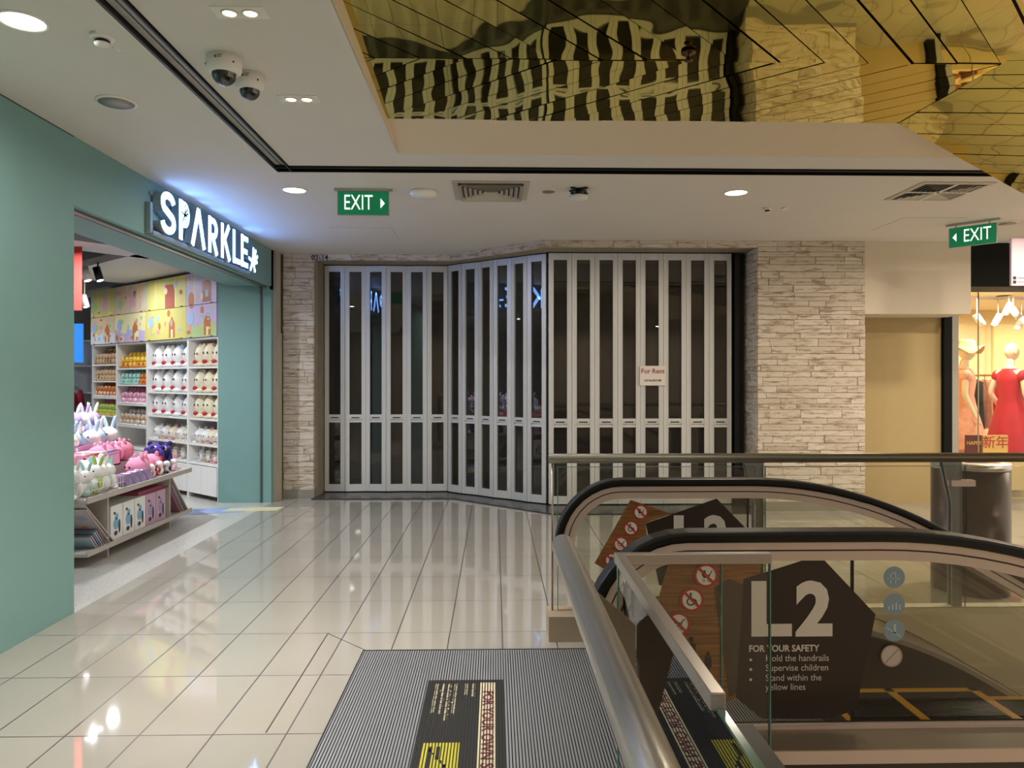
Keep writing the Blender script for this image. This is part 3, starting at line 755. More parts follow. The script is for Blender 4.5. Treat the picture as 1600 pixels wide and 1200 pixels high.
# comb and steps
STEP = mat('step_metal', '#2a2a2c', .45, .5); YLINE = mat('yellow_line', '#d9a02c', .5)
MB().box(1.40-OX, 1.50-OX, -.58, .44, -.012, .006).build('comb_plate', mat('comb', '#4a4845', .4, .6), esc)
MB().box(1.50-OX, 1.535-OX, -.58, .44, -.012, .004).build('comb_teeth', YLINE, esc)
edges = [1.535, 1.87, 2.27, 2.67, 3.07, 3.47, 3.87]; zs = [-.008, -.008, -.05, -.17, -.37, -.60, -.83]
for i in range(len(zs)-1):
    a, c = edges[i], edges[i+1]; z = zs[i]; zn = zs[i+1]
    b = MB(); b.box(a-OX, c-OX, -.58, .44, z-.02, z); b.box(c-OX-.01, c-OX, -.58, .44, min(zn, z)-.02, z)
    y_ = -.56
    while y_ < .42: b.box(a-OX+.01, c-OX-.04, y_, y_+.004, z, z+.005); y_ += .012
    o = b.build('step', STEP, esc, weld=False)
    MB().box(c-OX-.038, c-OX, -.58, .44, z, z+.007).box(a-OX, c-OX, -.58, -.545, z, z+.007).box(a-OX, c-OX, .405, .44, z, z+.007).build('yellow_border', YLINE, o, weld=False)

# decals on the escalator glass
RED = mat('sign_red', '#a82a26', .5); SW = mat('sign_paper', '#ddd6cc', .5); BRN = mat('brown_film', '#2c211d', .35); GREYI = mat('letter_grey', '#cfc8c0', .5)
def picto(px, py, Y, r, kind, label, fade=False):
    p = onY(px, py, Y); t = thing('prohibition_sticker', label, 'sticker', (p.x, Y, p.z), 0, 'prohibition stickers')
    def circ(b, r0, y0, y1, n=28, r1=None):
        A = [(r0*math.cos(2*PI*i/n), r0*math.sin(2*PI*i/n)) for i in range(n)]
        if r1 is None: b.prism(A, 'y', y0, y1)
        else:
            A.append(A[0]); B = [(x*r1/r0, z*r1/r0) for x, z in A]; b.band(A, B, 'y', y0, y1)
    b = MB(); circ(b, r, -.001, 0); b.build('disc', SW, t)
    b = MB(); circ(b, r, -.0022, -.001, r1=r*.80); c = .707*r
    w = r*.08; b.prism([(-c-w, c-w), (-c+w, c+w), (c+w, -c+w), (c-w, -c-w)], 'y', -.0026, -.0022); b.build('red_ring', RED, t, weld=False)
    b = MB(); k = r
    if kind == 'pram':
        b.prism([(-.35*k, .05*k), (.35*k, .05*k), (.2*k, -.2*k), (-.2*k, -.2*k)], 'y', -.0018, -.001)
        b.prism([(-.35*k, .05*k), (-.3*k, .35*k), (-.05*k, .45*k), (0, .05*k)], 'y', -.0018, -.001)
        stroke2(b, [(.3*k, .05*k), (.5*k, .4*k)], .06*k); ring2(b, -.2*k, -.42*k, .12*k); ring2(b, .22*k, -.42*k, .12*k)
    elif kind == 'wheelchair':
        ring2(b, -.1*k, -.15*k, .35*k); b.prism([(x*.1*k-.1*k, z*.1*k+.5*k) for x, z in [(math.cos(a), math.sin(a)) for a in [i*PI/4 for i in range(8)]]], 'y', -.0018, -.001)
        stroke2(b, [(-.1*k, .4*k), (-.05*k, 0), (.3*k, 0), (.45*k, -.4*k)], .12*k)
    elif kind == 'trolley':
        stroke2(b, [(.55*k, .4*k), (.35*k, .3*k), (.2*k, -.2*k), (-.35*k, -.2*k), (-.45*k, .1*k), (.25*k, .1*k)], .07*k); ring2(b, -.2*k, -.42*k, .09*k); ring2(b, .15*k, -.42*k, .09*k)
    else:
        b.prism([(-.1*k, .5*k), (.25*k, .2*k), (-.1*k, -.3*k), (-.4*k, -.1*k)], 'y', -.0018, -.001); ring2(b, .1*k, -.4*k, .12*k)
    b.build('pictogram', BLACK, t, weld=False)
def stroke2(b, pts, w):
    for a, c in zip(pts, pts[1:]):
        a, c = Vector(a), Vector(c); d = (c-a).normalized(); n = Vector((-d.y, d.x))*w/2
        b.prism([a-n, c-n, c+n, a+n], 'y', -.0018, -.001)
def ring2(b, cx, cz, r, n=12):
    A = [(cx+r*math.cos(2*PI*i/n), cz+r*math.sin(2*PI*i/n)) for i in range(n+1)]; B = [(cx+(x-cx)*.7, cz+(z-cz)*.7) for x, z in A]; b.band(A, B, 'y', -.0018, -.001)
def film(name, pts, Y, m, label, cat='window film', th=.0012):
    w = [onY(px, py, Y) for px, py in pts]; c = w[0]
    o = MB().prism([(q.x-c.x, q.z-c.z) for q in w], 'y', 0, th).build(name, m, None, (c.x, Y, c.z)); return tag(o, label, cat)
YN, YFR = 2.39-.0075, 3.62-.0075
film('wood_film', [(985, 781), (1050, 803), (1009, 817), (1011, 845), (1000, 900), (946, 890), (929, 880)], YFR, WOOD, 'wood-look film with round red stickers on the far escalator glass')
film('brown_film', [(1120, 779), (1166, 826), (1140, 905), (1030, 915), (1009, 818)], YFR-.0015, BRN, 'dark brown pentagon film on the far escalator glass')
film('wood_film', [(1046, 874), (1188, 874), (1188, 1080), (1134, 1096), (1022, 1050), (1000, 1035)], YN, WOOD, 'wood-look film with red stickers on the near escalator glass')
film('brown_film', [(1263, 873), (1286, 873), (1368, 960), (1338, 1108), (1300, 1123), (1190, 1123), (1150, 1090), (1162, 905)], YN-.0015, BRN, 'dark brown pentagon film with big L2 on the near escalator glass')
film('grey_film', [(1116, 918), (1140, 905), (1165, 915), (1165, 1070), (1140, 1090)], YN-.0014, mat('olive_film', '#4a3f30', .4), 'dark olive strip of film beside the wood-look film on the near glass')
def wtext(s, px, py, size, bold, sx, Y, label, align='LEFT', space=1):
    me = textmesh(s, size, 0, align, bold=bold, sx=sx, space=space); p = onY(px, py, Y)
    o = text_obj('lettering', me, GREYI, None, frame((0, 0, 0), (1, 0, 0), (0, 0, 1))); o.location = p; tag(o, label, 'lettering')
YT = YN-.0035
wtext('L', 1050, 837, .235, .010, 1.15, YFR-.003, 'pale letter L on the brown film of the far glass')
wtext('2', 1100, 837, .235, .010, 1.0, YFR-.003, 'pale number 2 on the brown film of the far glass')
wtext('L', 1170, 956, .235, .010, 1.15, YT, 'big pale letter L on the brown film of the near glass')
wtext('2', 1244, 956, .235, .010, 1.0, YT, 'big pale number 2 on the brown film of the near glass')
wtext('FOR YOUR SAFETY', 1170, 1014, .0295, .0008, .92, YT, 'pale FOR YOUR SAFETY heading under the big L2')
for i, (s, py) in enumerate((('Hold the handrails', 1029), ('Supervise children', 1044), ('Stand within the', 1059.5), ('yellow lines', 1074))):
    wtext(s, 1196, py, .0305, .0, .92, YT, 'pale line reading %s on the near glass' % s)
for py in (1031, 1046, 1062):
    p = onY(1173, py, YT); o = MB().prism([(.0045*math.cos(a*PI/6), .0045*math.sin(a*PI/6)) for a in range(12)], 'y', -.0005, .0005).build('bullet', GREYI, None, p)
    tag(o, 'small pale bullet dot, %s of three, beside the safety text' % {1031: 'top', 1046: 'middle', 1062: 'bottom'}[py], 'lettering', 'bullet dots')
for px, py, k, w in ((1001, 800, 'pram', 'pram'), (986, 825, 'wheelchair', 'wheelchair'), (970, 850, 'trolley', 'trolley'), (956, 875, 'boot', 'footwear')):
    picto(px, py, YFR-.002, .037, k, 'red-ringed no %s sticker on the far escalator glass' % w)
for px, py, k, w in ((1103, 899, 'pram', 'pram'), (1081, 937, 'wheelchair', 'wheelchair'), (1060, 975, 'trolley', 'trolley'), (1029, 1015, 'boot', 'footwear')):
    picto(px, py, YN-.002, .039, k, 'red-ringed no %s sticker on the near escalator glass' % w)
# grown-up and child silhouettes
b = MB()
def fig(b, x, z, h):
    for c in [(.0, .92, .065, .08)]: b.prism([(x+c[2]*h*math.cos(a*PI/6), z+c[1]*h+c[3]*h*math.sin(a*PI/6)) for a in range(12)], 'y', -.001, 0)
    b.prism([(x-.13*h, z+.42*h), (x-.12*h, z+.82*h), (x+.12*h, z+.82*h), (x+.13*h, z+.42*h), (x+.07*h, z+.42*h), (x+.06*h, z), (x-.06*h, z), (x-.07*h, z+.42*h)], 'y', -.001, 0)
fig(b, 0, 0, .115); fig(b, .055, -.02, .085)
p = onY(1080, 1050, YN); o = b.build('figure_decal', BRN, None, (p.x, YN-.0005, p.z)); tag(o, 'brown grown-up and child figures on the wood-look film', 'decal')
BLU = mat('blue_sticker', '#7e92a0', .5); BLUL = mat('blue_sticker_light', '#a9b6bd', .5)
for py, k, w in ((902, 0, 'topmost'), (944, 1, 'second from top'), (985, 2, 'third from top'), (1025, 3, 'bottom, white with red ring')):
    p = onY(1397 if k < 3 else 1393, py, YN); t = thing('safety_sticker', 'round grey-blue safety sticker on the near glass, %s' % w if k < 3 else 'round white red-ringed sticker below the blue ones on the near glass', 'sticker', (p.x, YN, p.z), 0, 'round safety stickers')
    r = .0355; MB().prism([(r*math.cos(a*PI/16), r*math.sin(a*PI/16)) for a in range(32)], 'y', -.001, 0).build('disc', BLU if k < 3 else mat('sticker_grey', '#b5aca4', .5), t)
    b = MB(); q = BLUL
    if k == 0: stroke2(b, [(-.012, -.02), (-.012, .012), (.004, .016), (.004, -.02)], .004); stroke2(b, [(-.022, -.004), (.02, -.004)], .003)
    elif k == 1:
        for x, h in ((-.018, .012), (-.006, .018), (.006, .024), (.018, .016)): b.box(x-.003, x+.003, -.0018, -.001, -.018, -.018+h)
    elif k == 2: stroke2(b, [(-.026, .01), (.022, -.02)], .004); stroke2(b, [(0, -.012), (.002, .022)], .009)
    else:
        q = mat('faded_red', '#a9857c', .5); A = [(r*math.cos(a*PI/16), r*math.sin(a*PI/16)) for a in range(33)]; b.band(A, [(x*.88, z*.88) for x, z in A], 'y', -.0018, -.001); stroke2(b, [(-.02, -.022), (.022, .022)], .004)
    b.build('pictogram', q, t, weld=False)

# ------------------------------------------------------------------ far balustrade on its kerb
KERB = mat('kerb_beige', '#a5927c', .5, noise=.05)
box('trim_13', KERB, .30, .97, 4.08, 4.28, .0, .14, kind='structure'); box('trim_14', mat('slab_face', '#ded2bb', .5, noise=.03), .97, 9, 4.08, 4.28, -1.6, .14, kind='structure')
t = thing('glass_balustrade', 'long glass balustrade with steel handrail along the far side of the escalator', 'balustrade', (.33, 4.20, .14))
def rx(px): return onY(px, 716, 4.2).x-.33
MB().tube([(rx(857), 0, .865), (8.4, 0, .865)], .0275, 20).build('handrail', mat('satin_rail', '#8f8474', .38, .75), t)
for i, (a, c) in enumerate(((872, 1180), (1196, 1508))):
    g = MB().box(rx(a), rx(c), -.006, .006, 0, .815).build('glass_panel', GLASS, t)
    MB().box(rx(a)-.004, rx(a), -.006, .006, 0, .818).box(rx(a), rx(c), -.006, .006, .815, .818).build('polished_edge', GLASSE, g)
MB().box(rx(1511), 8.3, -.006, .006, 0, .815).build('glass_panel', GLASS, t)
for px in (1186, 1497):
    x = rx(px); b = MB(); b.prism([(x-.022, .0), (x+.035, .0), (x+.035, .84), (x-.075, .84), (x-.022, .60)], 'y', .02, .032)
    b.prism([(x-.022, .0), (x+.035, .0), (x+.035, .84), (x-.075, .84), (x-.022, .60)], 'y', .055, .067)
    s = b.build('stanchion', mat('stanchion_steel', '#93999b', .3, .8), t, weld=False)
    MB().box(x-.05, x+.09, -.02, .02, .70, .735).build('glass_clamp', BEIGEM, s)
MB().tube([(rx(863), 0, 0), (rx(863), 0, .85)], .006, 8).build('end_post', STEELD, t)

# near handrail and glass
t = thing('near_balustrade', 'thick brushed steel handrail running towards the viewer on glass', 'balustrade', (.183, 1.98, 0))
MB().tube([(0, 0, 1.015), (-.002, -2.6, 1.015)], .030, 24).build('handrail', STEEL, t)
MB().ball((0, 0, 1.015), (.0302, .004, .0302), 0, 24, 6).build('end_cap', STEELD, t)
for y in (-1.9, -2.5):
    MB().box(-.012, .03, y-.03, y+.03, 0, .985).build('stanchion', STEELD, t)
t = thing('glass_guard', 'L-shaped glass guard with flat metal cap beside the escalator newel', 'glass guard', (.372, 2.18, 0))
PL = mat('brown_steel', '#8a7663', .4, .2, noise=.12)
MB().prism([(-.064, .60), (-.154, .952), (-.008, .826), (-.008, .60)], 'y', -.28, -.272).build('closing_plate', PL, t)
CAP = mat('cap_metal', '#aaa19a', .28, .5)
b = MB(); b.box(-.016, .45, -.014, .014, .915, .945); b.build('cap', CAP, t, bevel=.002)
b = MB(); b.box(-.016, .010, -.97, -.014, .915, .945); b.build('cap', CAP, t, bevel=.002)
MB().box(-.006, .445, -.006, .006, 0, .93).build('glass_pane', GLASS, t)
MB().box(-.006, .006, -2.4, -.012, 0, .915).build('glass_pane', GLASS, t)
for q in ((-.0065, .0065, -2.4, -.975, .915, .921), (.445, .449, -.0065, .0065, 0, .915), (-.009, -.005, -.0065, .0065, 0, .915)): MB().box(*q).build('polished_edge', GLASSE, t)
MB().box(.30, .303, -.0075, .0075, 0, .915).build('pane_joint', GLASSE, t)
MB().box(.014, .05, -2.4, -.985, .86, .90).build('dark_channel', DARK, t)

# litter bin on the far floor
t = thing('litter_bin', 'dark brown cylindrical litter bin with chrome rim behind the glass balustrade', 'litter bin', (3.30, 5.05, 0))
MB().lathe([(.235, .0), (.24, .02), (.24, .84)], n=40).build('body', mat('bin_brown', '#50423a', .3, .6), t)
MB().lathe([(.243, .84), (.245, .85), (.245, .88), (.235, .885), (.12, .885), (.11, .86)], n=40).build('rim', STEEL, t)
MB().lathe([(.11, .862), (.0001, .86)], n=24).build('opening', BLACK, t)
b = MB()
for a0 in (236, 262):
    for dx, z0, z1 in ((0, .22, .36), (4, .32, .36), (2, .26, .30)):
        a = math.radians(a0+dx); b.ball((.241*math.cos(a), .241*math.sin(a), (z0+z1)/2), (.01, .004, (z1-z0)/2), 0, 6, 4)
b.build('white_marks', SW, t, weld=False)
# ------------------------------------------------------------------ toy shop: shelving wall
SO = Vector((-6.13, 11.28, 0)); SA = math.atan2(-.66, .751)
def sw(x, y=0, z=0):   # shelving-local to world
    return Vector((SO.x + x*math.cos(SA) - y*math.sin(SA), SO.y + x*math.sin(SA) + y*math.cos(SA), z))
bays = [(.15, 1.01), (1.01, 1.97), (1.97, 3.10), (3.10, 3.84)]
shelves = [[1.66, 1.42, 1.18, .92, .62], [1.60, 1.37, 1.10, .80, .50], [1.60, 1.28, .97, .66, .43], [1.60, 1.28, .97, .66, .43]]
PAL = ['#e8c9a8', '#d9cf7a', '#c8b8dc', '#a9c4e6', '#f0d8a0', '#b9cf8f', '#e5a79a', '#dfe4ea', '#c67a4d', '#f3e9b0', '#8fc4c0', '#e9b9c4']
PM = [mat('mural_%s' % 'abcdefghijkl'[i], c, .4) for i, c in enumerate(PAL)]
names = ['far left bay', 'left middle bay', 'right middle bay', 'right bay']
def blob(b, x, z, rx, rz, mi, y=-.0225, n=14):
    b.prism([(x+rx*math.cos(2*PI*i/n), z+rz*math.sin(2*PI*i/n)) for i in range(n)], 'y', y-.0006, y, mi)
for bi, (a, c) in enumerate(bays):
    w = c-a
    t = thing('display_shelving', 'tall white toy shelving unit with painted doors above, %s' % names[bi], 'shelving', tuple(sw(a)), SA, 'white shelving units along the shop wall')
    b = MB(); b.box(.0, .022, 0, .40, 0, 2.74); b.box(w-.022, w, 0, .40, 0, 2.74); b.box(.022, w-.022, .38, .40, 0, 2.74); b.box(.022, w-.022, 0, .38, 2.72, 2.74)
    b.build('carcass', WHITEL, t, weld=False)
    for z in shelves[bi]: box('shelf', WHITEL, .022, w-.022, .0, .38, z-.022, z, t)
    box('shelf', WHITEL, .022, w-.022, 0, .38, 1.93, 1.95, t)
    nd = 2
    for k in range(nd):
        x0, x1 = .012+(w-.024)*k/nd, .012+(w-.024)*(k+1)/nd
        box('cabinet_door', WHITEL, x0+.003, x1-.003, -.018, 0, .06, shelves[bi][-1]-.03, t, bevel=.002)
    # painted doors: plain storybook shapes
    rr = random.Random(20+bi)
    bases = [(0, 7, 5), (9, 2, 7), (1, 1, 6), (2, 5, 5)][bi]
    for row, (z0, z1) in enumerate(((1.955, 2.345), (2.352, 2.74))):
        b = MB(); b.box(.003, w-.003, -.022, 0, z0, z1, 0)
        H = z1-z0
        if row == 0:
            b.prism([(.004, z0+.001), (w-.004, z0+.001), (w-.004, z0+H*.35), (w*.6, z0+H*.45), (w*.3, z0+H*.3), (.004, z0+H*.5)], 'y', -.0224, -.022, 1)
            for k in range(16): blob(b, .05+rr.random()*(w-.1), z0+.04+rr.random()*H*.8, .015+rr.random()*.04, .012+rr.random()*.035, 1+k % 6, -.0225-k*.00006)
            x = w*.6; b.prism([(x, z0+.02), (x+.16, z0+.02), (x+.16, z0+.2), (x+.08, z0+.29), (x, z0+.2)], 'y', -.0236, -.0230, 4)
            b.box(x+.055, x+.105, -.0242, -.0237, z0+.02, z0+.12, 5)
            x = w*.12; b.box(x+.03, x+.05, -.0236, -.0230, z0+.05, z0+.2, 6); blob(b, x+.04, z0+.24, .075, .08, 3, -.0238)
        else:
            for k in range(4): b.box(.02+w*.24*k, .02+w*.24*k+.03, -.0224, -.022, z0+.01, z1-.01, 1 if k % 2 else 3)
            for k in range(9): blob(b, .05+rr.random()*(w-.1), z0+.04+rr.random()*H*.8, .015+rr.random()*.035, .012+rr.random()*.04, 1+k % 6, -.0226-k*.00012)
            if bi == 2:
                x = w*.62; b.prism([(x-.13, z0+.002), (x+.13, z0+.002), (x+.125, z0+.22), (x+.08, z0+.30), (x-.08, z0+.30), (x-.125, z0+.22)], 'y', -.0238, -.0230, 6); blob(b, x, z0+.33, .03, .02, 5, -.0240)
            elif bi == 3:
                x = w*.68; b.box(x-.09, x+.11, -.0238, -.023, z0+.02, z0+.24, 6); blob(b, x+.01, z0+.24, .1, .04, 6, -.0238); b.box(x-.02, x+.04, -.0244, -.0239, z0+.08, z0+.16, 3)
                blob(b, w*.18, z0+.06, .07, .10, 4, -.0238)
            else:
                x = w*.5; b.box(x-.02, x+.2, -.0238, -.023, z0+.08, z0+.26, 2)
                for k in range(1, 4): b.box(x-.02+k*.055-.003, x-.02+k*.055+.003, -.0242, -.0239, z0+.08, z0+.26, 6)
                blob(b, w*.2, z0+.14, .09, .06, 5, -.0238)
        cols = [PM[bases[0]], PM[bases[1]], PM[5], PM[3], PM[8], PM[9], PM[6]] if row == 0 else [PM[(1, 0, 1, 2)[bi]], PM[4], PM[11], PM[3], PM[8], PM[5], mat('mural_brown', '#b07358' if bi == 2 else '#b0604f', .4)]
        b.build('painted_door', cols, t, weld=False)
        d = MB()
        for x in (.1, w-.14): d.box(x, x+.05, -.030, -.022, z0+.002, z0+.008)
        d.build('door_handle', DARK, t.children[-1] if False else t, weld=False)

# plush toys
def fur(name, c): return mat(name, c, .95, noise=.1, nscale=40, bump=.003, bscale=90, spec=.15)
FUR = {k: fur('plush_'+k, c) for k, c in dict(white='#efecea', cream='#e9dfc4', pink='#e79bb8', rose='#d98aa0', yellow='#ecc64f', orange='#cf7a3c', brown='#a98467', tan='#c9ab8a', teal='#a8cfc4',
       blue='#b9d0ea', lilac='#c3aedd', purple='#5d4a9a', navy='#2f2c55', green='#a8c46a', red='#c03f4a').items()}
EYE = mat('plush_eye', '#141114', .2); REDN = mat('plush_red', '#d23b4c', .7); PINKN = mat('plush_pink', '#f0a0b4', .8)
PROTO = {}
def proto(kind, col, accent=None):
    key = (kind, col, accent)
    if key in PROTO: return PROTO[key]
    m = FUR[col]; ac = FUR[accent] if accent else m
    t = bpy.data.objects.new('plush_toy', None)
    t.empty_display_size = .03
    kids = []
    b = MB(); e = MB(); n = MB()
    if kind == 'egg':       # big bagged head cushion with a red mouth
        b.ball((0, 0, .13), (.095, .085, .13), 0, 16, 10); b.ball((-.05, .0, .235), (.035, .03, .04), 1, 8, 6); b.ball((.05, .0, .235), (.035, .03, .04), 1, 8, 6)
        b.ball((0, -.03, .025), (.085, .075, .03), 0, 12, 6)
        for s in (-1, 1): e.ball((s*.036, -.083, .15), (.009, .006, .014), 0, 8, 6)
        n.ball((0, -.092, .055), (.035, .022, .024), 0, 10, 6)
    elif kind == 'bear':
        b.ball((0, 0, .045), (.045, .04, .05), 0, 12, 8); b.ball((0, -.004, .115), (.045, .04, .04), 0, 12, 8)
        for s in (-1, 1):
            b.ball((s*.032, 0, .15), (.016, .01, .016), 1, 8, 6); b.ball((s*.045, -.018, .06), (.014, .014, .028), 1, 8, 6); b.ball((s*.025, -.04, .014), (.017, .026, .015), 1, 8, 6)
            e.ball((s*.016, -.041, .122), .005, 0, 6, 4)
        n.ball((0, -.044, .106), (.010, .006, .007), 0, 8, 4)
    elif kind == 'bunny':
        b.ball((0, 0, .075), (.07, .06, .08), 0, 14, 8); b.ball((0, -.01, .175), (.072, .062, .062), 0, 14, 8)
        for s in (-1, 1):
            b.ball((s*.03, .01, .26), (.016, .012, .06), 1, 8, 8, rot=Matrix.Rotation(s*.3, 3, 'Y').to_quaternion()); b.ball((s*.07, -.03, .09), (.02, .022, .045), 1, 8, 6); b.ball((s*.04, -.065, .022), (.026, .04, .022), 1, 8, 6)
            e.ball((s*.028, -.068, .185), .007, 0, 6, 4)
        n.ball((0, -.073, .165), (.010, .006, .007), 0, 8, 4)
    elif kind == 'round':
        b.ball((0, 0, .085), (.095, .09, .085), 0, 16, 10)
        for s in (-1, 1): b.ball((s*.05, 0, .165), (.02, .014, .03), 1, 8, 6); e.ball((s*.03, -.086, .09), .008, 0, 6, 4); b.ball((s*.05, -.07, .01), (.022, .03, .016), 1, 8, 6)
        n.ball((0, -.092, .072), (.010, .006, .007), 0, 8, 4)
    for lab, q, mm in (('body', b, [m, ac]), ('eyes', e, EYE), ('nose', n, REDN if kind == 'egg' else PINKN)):
        q_ = q.build(lab, mm, None, weld=False); q_.parent = t; COL.objects.unlink(q_); kids.append(q_)
    PROTO[key] = (t, kids); return PROTO[key]
CN = 0
def plush(kind, col, accent, loc, rz, sc, label, group, parts=3, tilt=0):
    t, kids = PROTO.get((kind, col, accent)) or proto(kind, col, accent)
    r = t.copy(); COL.objects.link(r); r.location = loc; r.rotation_euler = (tilt, 0, rz); r.scale = (sc,)*3
    tag(r, label, 'plush toy', group)
    for k in kids[:parts]:
        c = k.copy(); COL.objects.link(c); c.parent = r
    return r
ORD = ['first', 'second', 'third', 'fourth', 'fifth', 'sixth', 'seventh', 'eighth', 'ninth', 'tenth']
SH = ['top shelf', 'second shelf', 'third shelf', 'fourth shelf', 'fifth shelf']
rr = random.Random(11)
for bi in (2, 3):
    a, c = bays[bi]; w = c-a; n = 4 if bi == 2 else 3
    for row in range(3):
        z = shelves[bi][row]
        for k in range(n):
            x = a + .03 + (w-.06)*(k+.5)/n
            col = 'cream' if bi == 3 else 'white'; acc = ('white', 'white', 'blue', 'blue')[k] if bi == 2 else ('cream', 'brown', 'tan')[k]
            plush('egg', col, acc, sw(x, .12, z), SA+rr.uniform(-.3, .1), 1.08+rr.uniform(-.03, .03), 'big %s plush head with red mouth, %s from left, %s, %s' % (col, ORD[k], SH[row], names[bi]), 'big plush heads on the white shelving')
    for row, zc in ((3, .66), (4, .43)):
        n2 = 5 if bi == 2 else 4
        for k in range(n2):
            x = a + .04 + (w-.08)*(k+.5)/n2
            plush('round' if row == 3 else 'bunny', ('white', 'white', 'cream', 'white', 'cream')[k], ('white', 'tan', 'pink', 'cream', 'white')[k], sw(x, .13, zc), SA+rr.uniform(-.3, .3), 1.05 if row == 3 else .62,
                  'small pale plush in shelf basket, %s from left, %s, %s' % (ORD[k], SH[row], names[bi]), 'pale plush toys in shelf baskets')
    for zc in (.66, .43):
        t = thing('wire_basket', 'white wire basket front on the %s of the %s' % (SH[3 if zc > .5 else 4], names[bi]), 'basket', tuple(sw(a+.03, .03, zc)), SA, 'wire baskets on the shelving')
        b = MB(); W = w-.06
        for z in (.005, .06, .11): b.tube([(0, 0, z), (W, -.02, z)], .002, 5)
        x = 0
        while x < W: b.tube([(x, 0, .005), (x, -.02, .11)], .0014, 4); x += .06
        b.build('wire_front', WHITEP, t, weld=False)
rowspec = {
 (1, 0): [('bear', 'yellow', 'orange'), ('bear', 'yellow', 'yellow')], (1, 1): [('bear', 'teal', 'teal'), ('bear', 'orange', 'orange')],
 (1, 2): [('bear', 'pink', 'white'), ('bear', 'rose', 'pink')], (1, 3): [('bear', 'tan', 'white'), ('bear', 'white', 'tan')],
 (0, 0): [('bear', 'tan', 'brown'), ('bear', 'brown', 'cream')], (0, 1): [('bear', 'tan', 'tan'), ('bear', 'cream', 'tan')],
 (0, 2): [('bear', 'orange', 'white'), ('bear', 'orange', 'orange')], (0, 3): [('bear', 'green', 'yellow'), ('bear', 'rose', 'green')]}
for (bi, row), sp in rowspec.items():
    a, c = bays[bi]; w = c-a; z = shelves[bi][row]; n = 7
    for lay in range(2):
        for k in range(n):
            x = a+.05+(w-.10)*(k+.5)/n
            kind, col, acc = sp[(1 if (k >= n*.6) else 0) if (bi, row) == (1, 1) else lay]
            sc = 1.0 if lay == 0 else .95
            plush(kind, col, acc, sw(x, .06 if lay == 0 else .17, z + (0 if lay == 0 else .075)), SA+rr.uniform(-.4, .4), sc,
                  'little %s plush, %s from left, %s row, %s, %s' % (col, ORD[k], 'front' if lay == 0 else 'raised back', SH[row], names[bi]), 'little plush toys on the shelving', 2)
# risers under the back rows
for bi in (0, 1):
    a, c = bays[bi]
    for row in range(4):
        z = shelves[bi][row]; o = tag(MB().box(.03, c-a-.03, .12, .34, 0, .074).build('shelf_riser', WHITEL, None, tuple(sw(a, 0, z)), SA), 'white riser block under the back toys on the %s, %s' % (SH[row], names[bi]), 'riser', 'risers on the shelving')

# gondola display in the doorway
G = thing('display_gondola', 'pale grey display stand with sloping lower shelf and toys on top', 'display stand', (-3.12, 5.73, 0))
b = MB(); b.prism([(0, .0), (0, 1.95), (-.35, 2.3), (-1.7, 2.3), (-1.7, 0)], 'z', .495, .525); b.build('top_tray', GREYL, G, bevel=.002)
b = MB(); b.prism([(.0, .0), (0, 1.95), (-.35, 2.25), (-1.7, 2.25), (-1.7, 0)], 'z', .085, .11); b.build('lower_shelf', GREYL, G, bevel=.002)
MB().box(-.012, 0, 0, 1.95, .11, .125).box(-.012, 0, .0, 1.95, .525, .54).build('shelf_lip', GREYL, G, weld=False)
for y in (.37, 1.52): MB().box(-1.1, -.04, y, y+.02, 0, .495).build('side_panel', GREYL, G)
MB().box(-.62, -.60, .39, 1.52, .0, .495).build('back_panel', GREYL, G)
for y0, y1 in ((.0, .45), (1.54, 1.92)):
    MB().prism([(y0, .495), (y0+.015, .495), (y1+.015, .11), (y1, .11)], 'x', -.5, -.03).build('sloping_board', GREYL, G)
b = MB(); b.box(-.95, -.45, .10, 1.9, .525, .66); b.build('middle_tier', GREYL, G); b = MB(); b.box(-1.5, -.95, .0, 2.1, .525, .84); b.build('upper_tier', GREYL, G)
GX, GY = -3.12, 5.73
# boxed toys on the lower shelf
WB = mat('box_white', '#e7e9e8', .5); BB = mat('box_blue', '#7fb0cf', .5); PB = mat('box_purple', '#a695bb', .5); PK = mat('box_pink', '#c7a4bd', .5); INKD = mat('box_ink', '#3a3c46', .5)
for i in range(5):
    y = .46+i*.205; purple = i >= 3
    t = thing('toy_box', '%s toy box with a %s pony drawing, %s on the lower shelf' % ('lilac' if purple else 'white', 'purple' if purple else 'blue', ('nearest', 'second', 'third', 'fourth', 'farthest')[i]), 'toy box', (GX-.06, GY+y, .111), 0, 'boxed toys on the lower shelf')
    box('carton', PK if purple else WB, -.30, 0, 0, .195, 0, .285, t, bevel=.002)
    b = MB()
    def bl(x, z, rx, rz, mi): b.prism([(x+rx*math.cos(2*PI*k/12), z+rz*math.sin(2*PI*k/12)) for k in range(12)], 'x', .0002+mi*.0002, .0006+mi*.0003, mi)
    bl(.085, .13, .045, .05, 0); bl(.095, .19, .028, .026, 0); bl(.14, .10, .018, .06, 1); bl(.08, .05, .03, .02, 1); bl(.06, .22, .02, .012, 1); bl(.08, .052, .02, .012, 0)
    b.build('printed_pony', [PB if purple else BB, INKD], t, weld=False)
o = tag(MB().box(-.30, 0, 0, .5, 0, .03).build('flat_box', mat('box_deep_pink', '#b25476', .5), None, (GX-.1, GY+1.02, .398), 0, bevel=.002), 'flat deep pink box lying on top of the lilac toy boxes', 'box')
BK = ['#c98a94', '#8fb2c6', '#c9c0cc', '#6f93ab', '#d0a9ad', '#a9c0cf']
